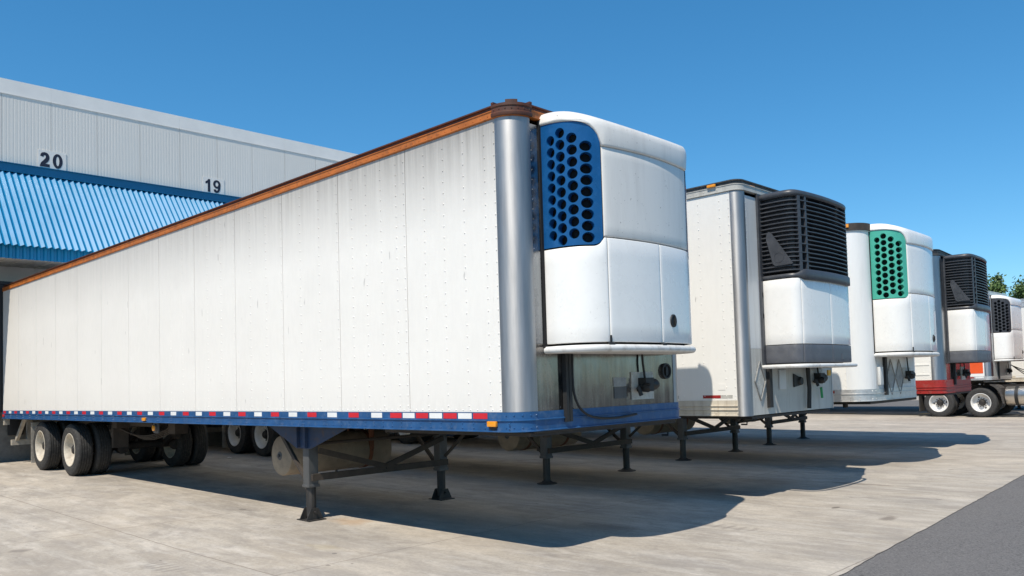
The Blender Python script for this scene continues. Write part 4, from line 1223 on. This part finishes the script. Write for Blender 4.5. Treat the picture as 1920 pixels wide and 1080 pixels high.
# ------------------------------------------------------------------ tractor
tr = empty('semi_tractor', (-3.75, 24.8, 0))
tag(tr, 'tractor unit with white tandem wheels coupled under the trailer with the orange square', 'truck')
for x in (-.62, .70):
    for y, fl in ((.2, False), (.53, True), (W-.53, False), (W-.2, True)):
        wheel(tr, (x, y, TR), fl, 'rim_clean')
    mb = MB(); mb.tube([(x, .3, TR), (x, W-.3, TR)], .09, 12); mb.lathe([(.05, -.22), (.2, -.1), (.22, .0), (.2, .1), (.05, .22)], (x, W/2, TR), 'Y', 18)
    mb.build('axle', 'chassis_dark', tr)
wheel(tr, (5.1, .22, TR), False, 'rim_clean'); wheel(tr, (5.1, W-.22, TR), True, 'rim_clean')
mb = MB()
for y in (.85, W-.95): mb.box(-1.35, 5.6, y, y+.1, .82, 1.06)
for x in (-1.3, 0, 1.6, 3.5, 5.4): mb.box(x, x+.1, .95, W-.95, .85, 1.03)
mb.build('frame', 'chassis_dark', tr)
mb = MB(); mb.prism([(-.7, .75), (.35, .75), (.35, W-.75), (-.45, W-.75), (-.2, W/2), (-.45, .75)][:4]+[(-.7, W-.75)], lambda u, v, q: (u, v, q), 1.1, 1.18)
mb.box(-.3, .2, .8, W-.8, 1.06, 1.1); mb.build('fifth_wheel', 'chassis_brown', tr)
for y in (.05, W-.63):
    mb = MB(); mb.box(-1.26, -1.245, y, y+.58, .2, .92); mb.bar((-1.25, y, .93), (-1.25, y+.8, .93), .05, .05); mb.build('mudflap', 'mudflap_dark', tr)
    mb = MB(); P = [(1.12, 1.0), (1.2, .92), (1.3, .75), (1.36, .45), (1.40, .45), (1.37, .72), (1.3, .97), (1.2, 1.06), (1.0, 1.1), (1.0, 1.07)]
    mb.prism(P, lambda u, v, q: (u, y+q, v), 0, .58); mb.build('fender', 'mudflap_dark', tr)
for y in (.36, W-.36):
    mb = MB(); p = [(.0001, -.02), (.2, -.012), (.29, .0), (.31, .025), (.31, 1.72), (.29, 1.75), (.0001, 1.77)]
    mb.lathe(p, (1.42, y, .70), 'X', 32); tk = mb.build('fuel_tank', 'tank_metal', tr, ang=40)
    for x in (.33, 1.35):
        mb = MB(); mb.lathe([(.312, x-.05), (.32, x-.05), (.32, x+.05), (.312, x+.05)], (1.42, y, .70), 'X', 32)
        mb.build('strap', 'rubber_black', tk)
mb = MB()
for k in range(3):
    mb.tube([(1.2, 1.9+.05*k, 1.72)]+[(1.2+1.9*q/10, 1.9+.05*k-.5*q/10, 1.72-.1*q/10-(.25+.12*k)*math.sin(math.pi*q/10)) for q in range(1, 11)], .014, 6)
mb.build('air_line', 'rubber_black', tr)
mb = MB(); mb.prism([(2.75, .95), (2.75, 3.55), (3.3, 3.7), (4.3, 3.5), (4.65, 2.75), (4.7, 2.15), (5.75, 1.95), (5.95, 1.2), (5.95, .55), (5.65, .55), (5.62, .8), (5.4, 1.08), (4.8, 1.08), (4.58, .8), (4.5, .55), (3.2, .55), (3.2, .95)],
    lambda u, v, q: (u, q, v), .16, W-.16)
cabo = mb.build('cab', 'cab_paint', tr, bevel=.05)
mb = MB(); mb.prism([(4.33, 3.42), (4.66, 2.74), (4.70, 2.22), (4.735, 2.24), (4.70, 2.76), (4.37, 3.45)], lambda u, v, q: (u, q, v), .3, W-.3)
for y in (.148, W-.158): mb.prism([(3.75, 2.2), (4.52, 2.2), (4.5, 2.7), (4.3, 3.1), (3.75, 3.1)], lambda u, v, q: (u, y+q, v), 0, .01)
mb.build('window', 'glass_dark', cabo)
mb = MB()
for y in (.3, W-.6): mb.box(5.93, 5.97, y, y+.3, 1.0, 1.2)
mb.build('headlight', 'tape_white', cabo)
mb = MB()
for y in (.12, W-.12): mb.tube([(2.6, y, .9), (2.6, y, 3.9)], .07, 12)
mb.build('exhaust_stack', 'tank_metal', tr)

# ------------------------------------------------------------------ trees
def tree_parts(seed, h, spread, trunk_h):
    rnd = random.Random(seed)
    tk = MB(); lf = MB(); tips = []
    base_r = h*.022
    tk.tube([(0, 0, -.1), (.05, .03, h*.2), (-.1, .1, h*.45), (.1, 0, h*.75)], [base_r*1.4, base_r, base_r*.7, base_r*.25], 8)
    for k in range(26):
        z0 = h*rnd.uniform(trunk_h, .75); a = rnd.uniform(0, 6.28)
        f = (z0/h-trunk_h)/(.78-trunk_h)
        ln = spread*(1-.3*f)*rnd.uniform(.55, 1.1)
        p0 = Vector((0, 0, z0)); p1 = p0+Vector((math.cos(a)*ln*.55, math.sin(a)*ln*.55, ln*rnd.uniform(.15, .4)))
        p2 = p1+Vector((math.cos(a+.3)*ln*.45, math.sin(a+.3)*ln*.45, ln*rnd.uniform(.2, .5)))
        tk.tube([p0, p1, p2], [base_r*.4, base_r*.25, base_r*.08], 5)
        tips += [(p2, 1.), (p1.lerp(p2, .5), .8)]
        for q in range(3):
            d = Vector((rnd.gauss(0, 1), rnd.gauss(0, 1), rnd.gauss(.5, .7))).normalized()*ln*rnd.uniform(.25, .55)
            b = p1.lerp(p2, rnd.random()); tk.tube([b, b+d], [base_r*.12, base_r*.05], 4); tips.append((b+d, rnd.uniform(.55, 1.)))
    for k in range(7):
        a = rnd.uniform(0, 6.28); d = Vector((math.cos(a)*spread*.3*rnd.random(), math.sin(a)*spread*.3*rnd.random(), h*rnd.uniform(.84, .97)))
        tk.tube([(0, 0, h*.7), d], [base_r*.25, base_r*.06], 5); tips.append((d, .8))
    for p, sz in tips:
        rad = (.35+spread*.11)*sz*rnd.uniform(.7, 1.25)
        for q in range(int(85*sz)):
            d = Vector((rnd.gauss(0, 1), rnd.gauss(0, 1), rnd.gauss(0, .75)))
            c = p + d*rad*.62
            nr = Vector((rnd.gauss(0, 1), rnd.gauss(0, 1), rnd.gauss(.6, 1))).normalized()
            a = nr.orthogonal().normalized(); b = nr.cross(a); L_ = rnd.uniform(.13, .26); ww = L_*.6
            th = rnd.uniform(0, 6.28); a, b = a*math.cos(th)+b*math.sin(th), b*math.cos(th)-a*math.sin(th)
            lf.add([c-a*L_, c+b*ww, c+a*L_, c-b*ww], [(0, 1, 2, 3)])
    return tk, lf
protos = []
cpos = Vector((5.052, -5.12, 0))
def tree_at(px_ang, dist, kind, s, rz, label):
    d = cam_axes(R(133.422), 0, 0)
    x = (px_ang-1004)/1539.5
    v = (d[0]+d[1]*x).normalized()
    p = cpos+v*dist
    if len(protos) <= kind:
        h, sp, th = ((14.4, 3.0, .3), (13.6, 3.4, .28), (14.4, 5., .25))[kind]
        t = empty('broadleaf_tree', (p.x, p.y, -.02))
        tk, lf = tree_parts(11+kind, h, sp, th)
        tk.build('trunk', 'bark', t); lf.build('crown', 'leaf', t)
        protos.append(t)
    else:
        t = protos[kind].copy(); col.objects.link(t); t.location = (p.x, p.y, -.02)
        for ch in protos[kind].children:
            c = ch.copy(); col.objects.link(c); c.parent = t
    t.rotation_euler = (0, 0, rz); t.scale = (s, s, s)
    tag(t, label, 'tree', 'broadleaf trees beyond the yard')
tree_at(1851, 118, 0, .955, 0, 'narrow green tree just right of the black louvred unit, beyond the yard')
tree_at(1876, 122, 1, 1.03, 0, 'small open-crowned tree standing between two taller trees beyond the yard')
tree_at(1920, 116, 2, .9, 0, 'broad dense green tree above the rightmost trailer')
tree_at(1800, 126, 1, .8, 2, 'green tree hidden behind the second black louvred unit')
tree_at(1965, 124, 0, 1.02, 1, 'tall green tree beyond the right edge of the yard')
tree_at(2010, 120, 2, .97, 3, 'spreading green tree farthest to the right beyond the yard')
# low crowns that close the gap between the trees
tree_at(1893, 132, 2, .62, 1.5, 'low bushy green tree behind the small open-crowned one')

# ------------------------------------------------------------------ small litter
mb = MB(); rnd = random.Random(3)
vs = [(.09*math.cos(a)*rnd.uniform(.6, 1), .05*math.sin(a)*rnd.uniform(.6, 1), rnd.uniform(.004, .03)) for a in [k*.7 for k in range(9)]]
mb.add(vs+[(0, 0, .035)], [(k, (k+1) % 9, 9) for k in range(9)])
o = mb.build('paper_scrap', 'tape_white'); o.location = (-12.6, 3.5, ground_z(-12.6)+.002)
tag(o, 'small crumpled white scrap of paper on the shaded concrete', 'litter')
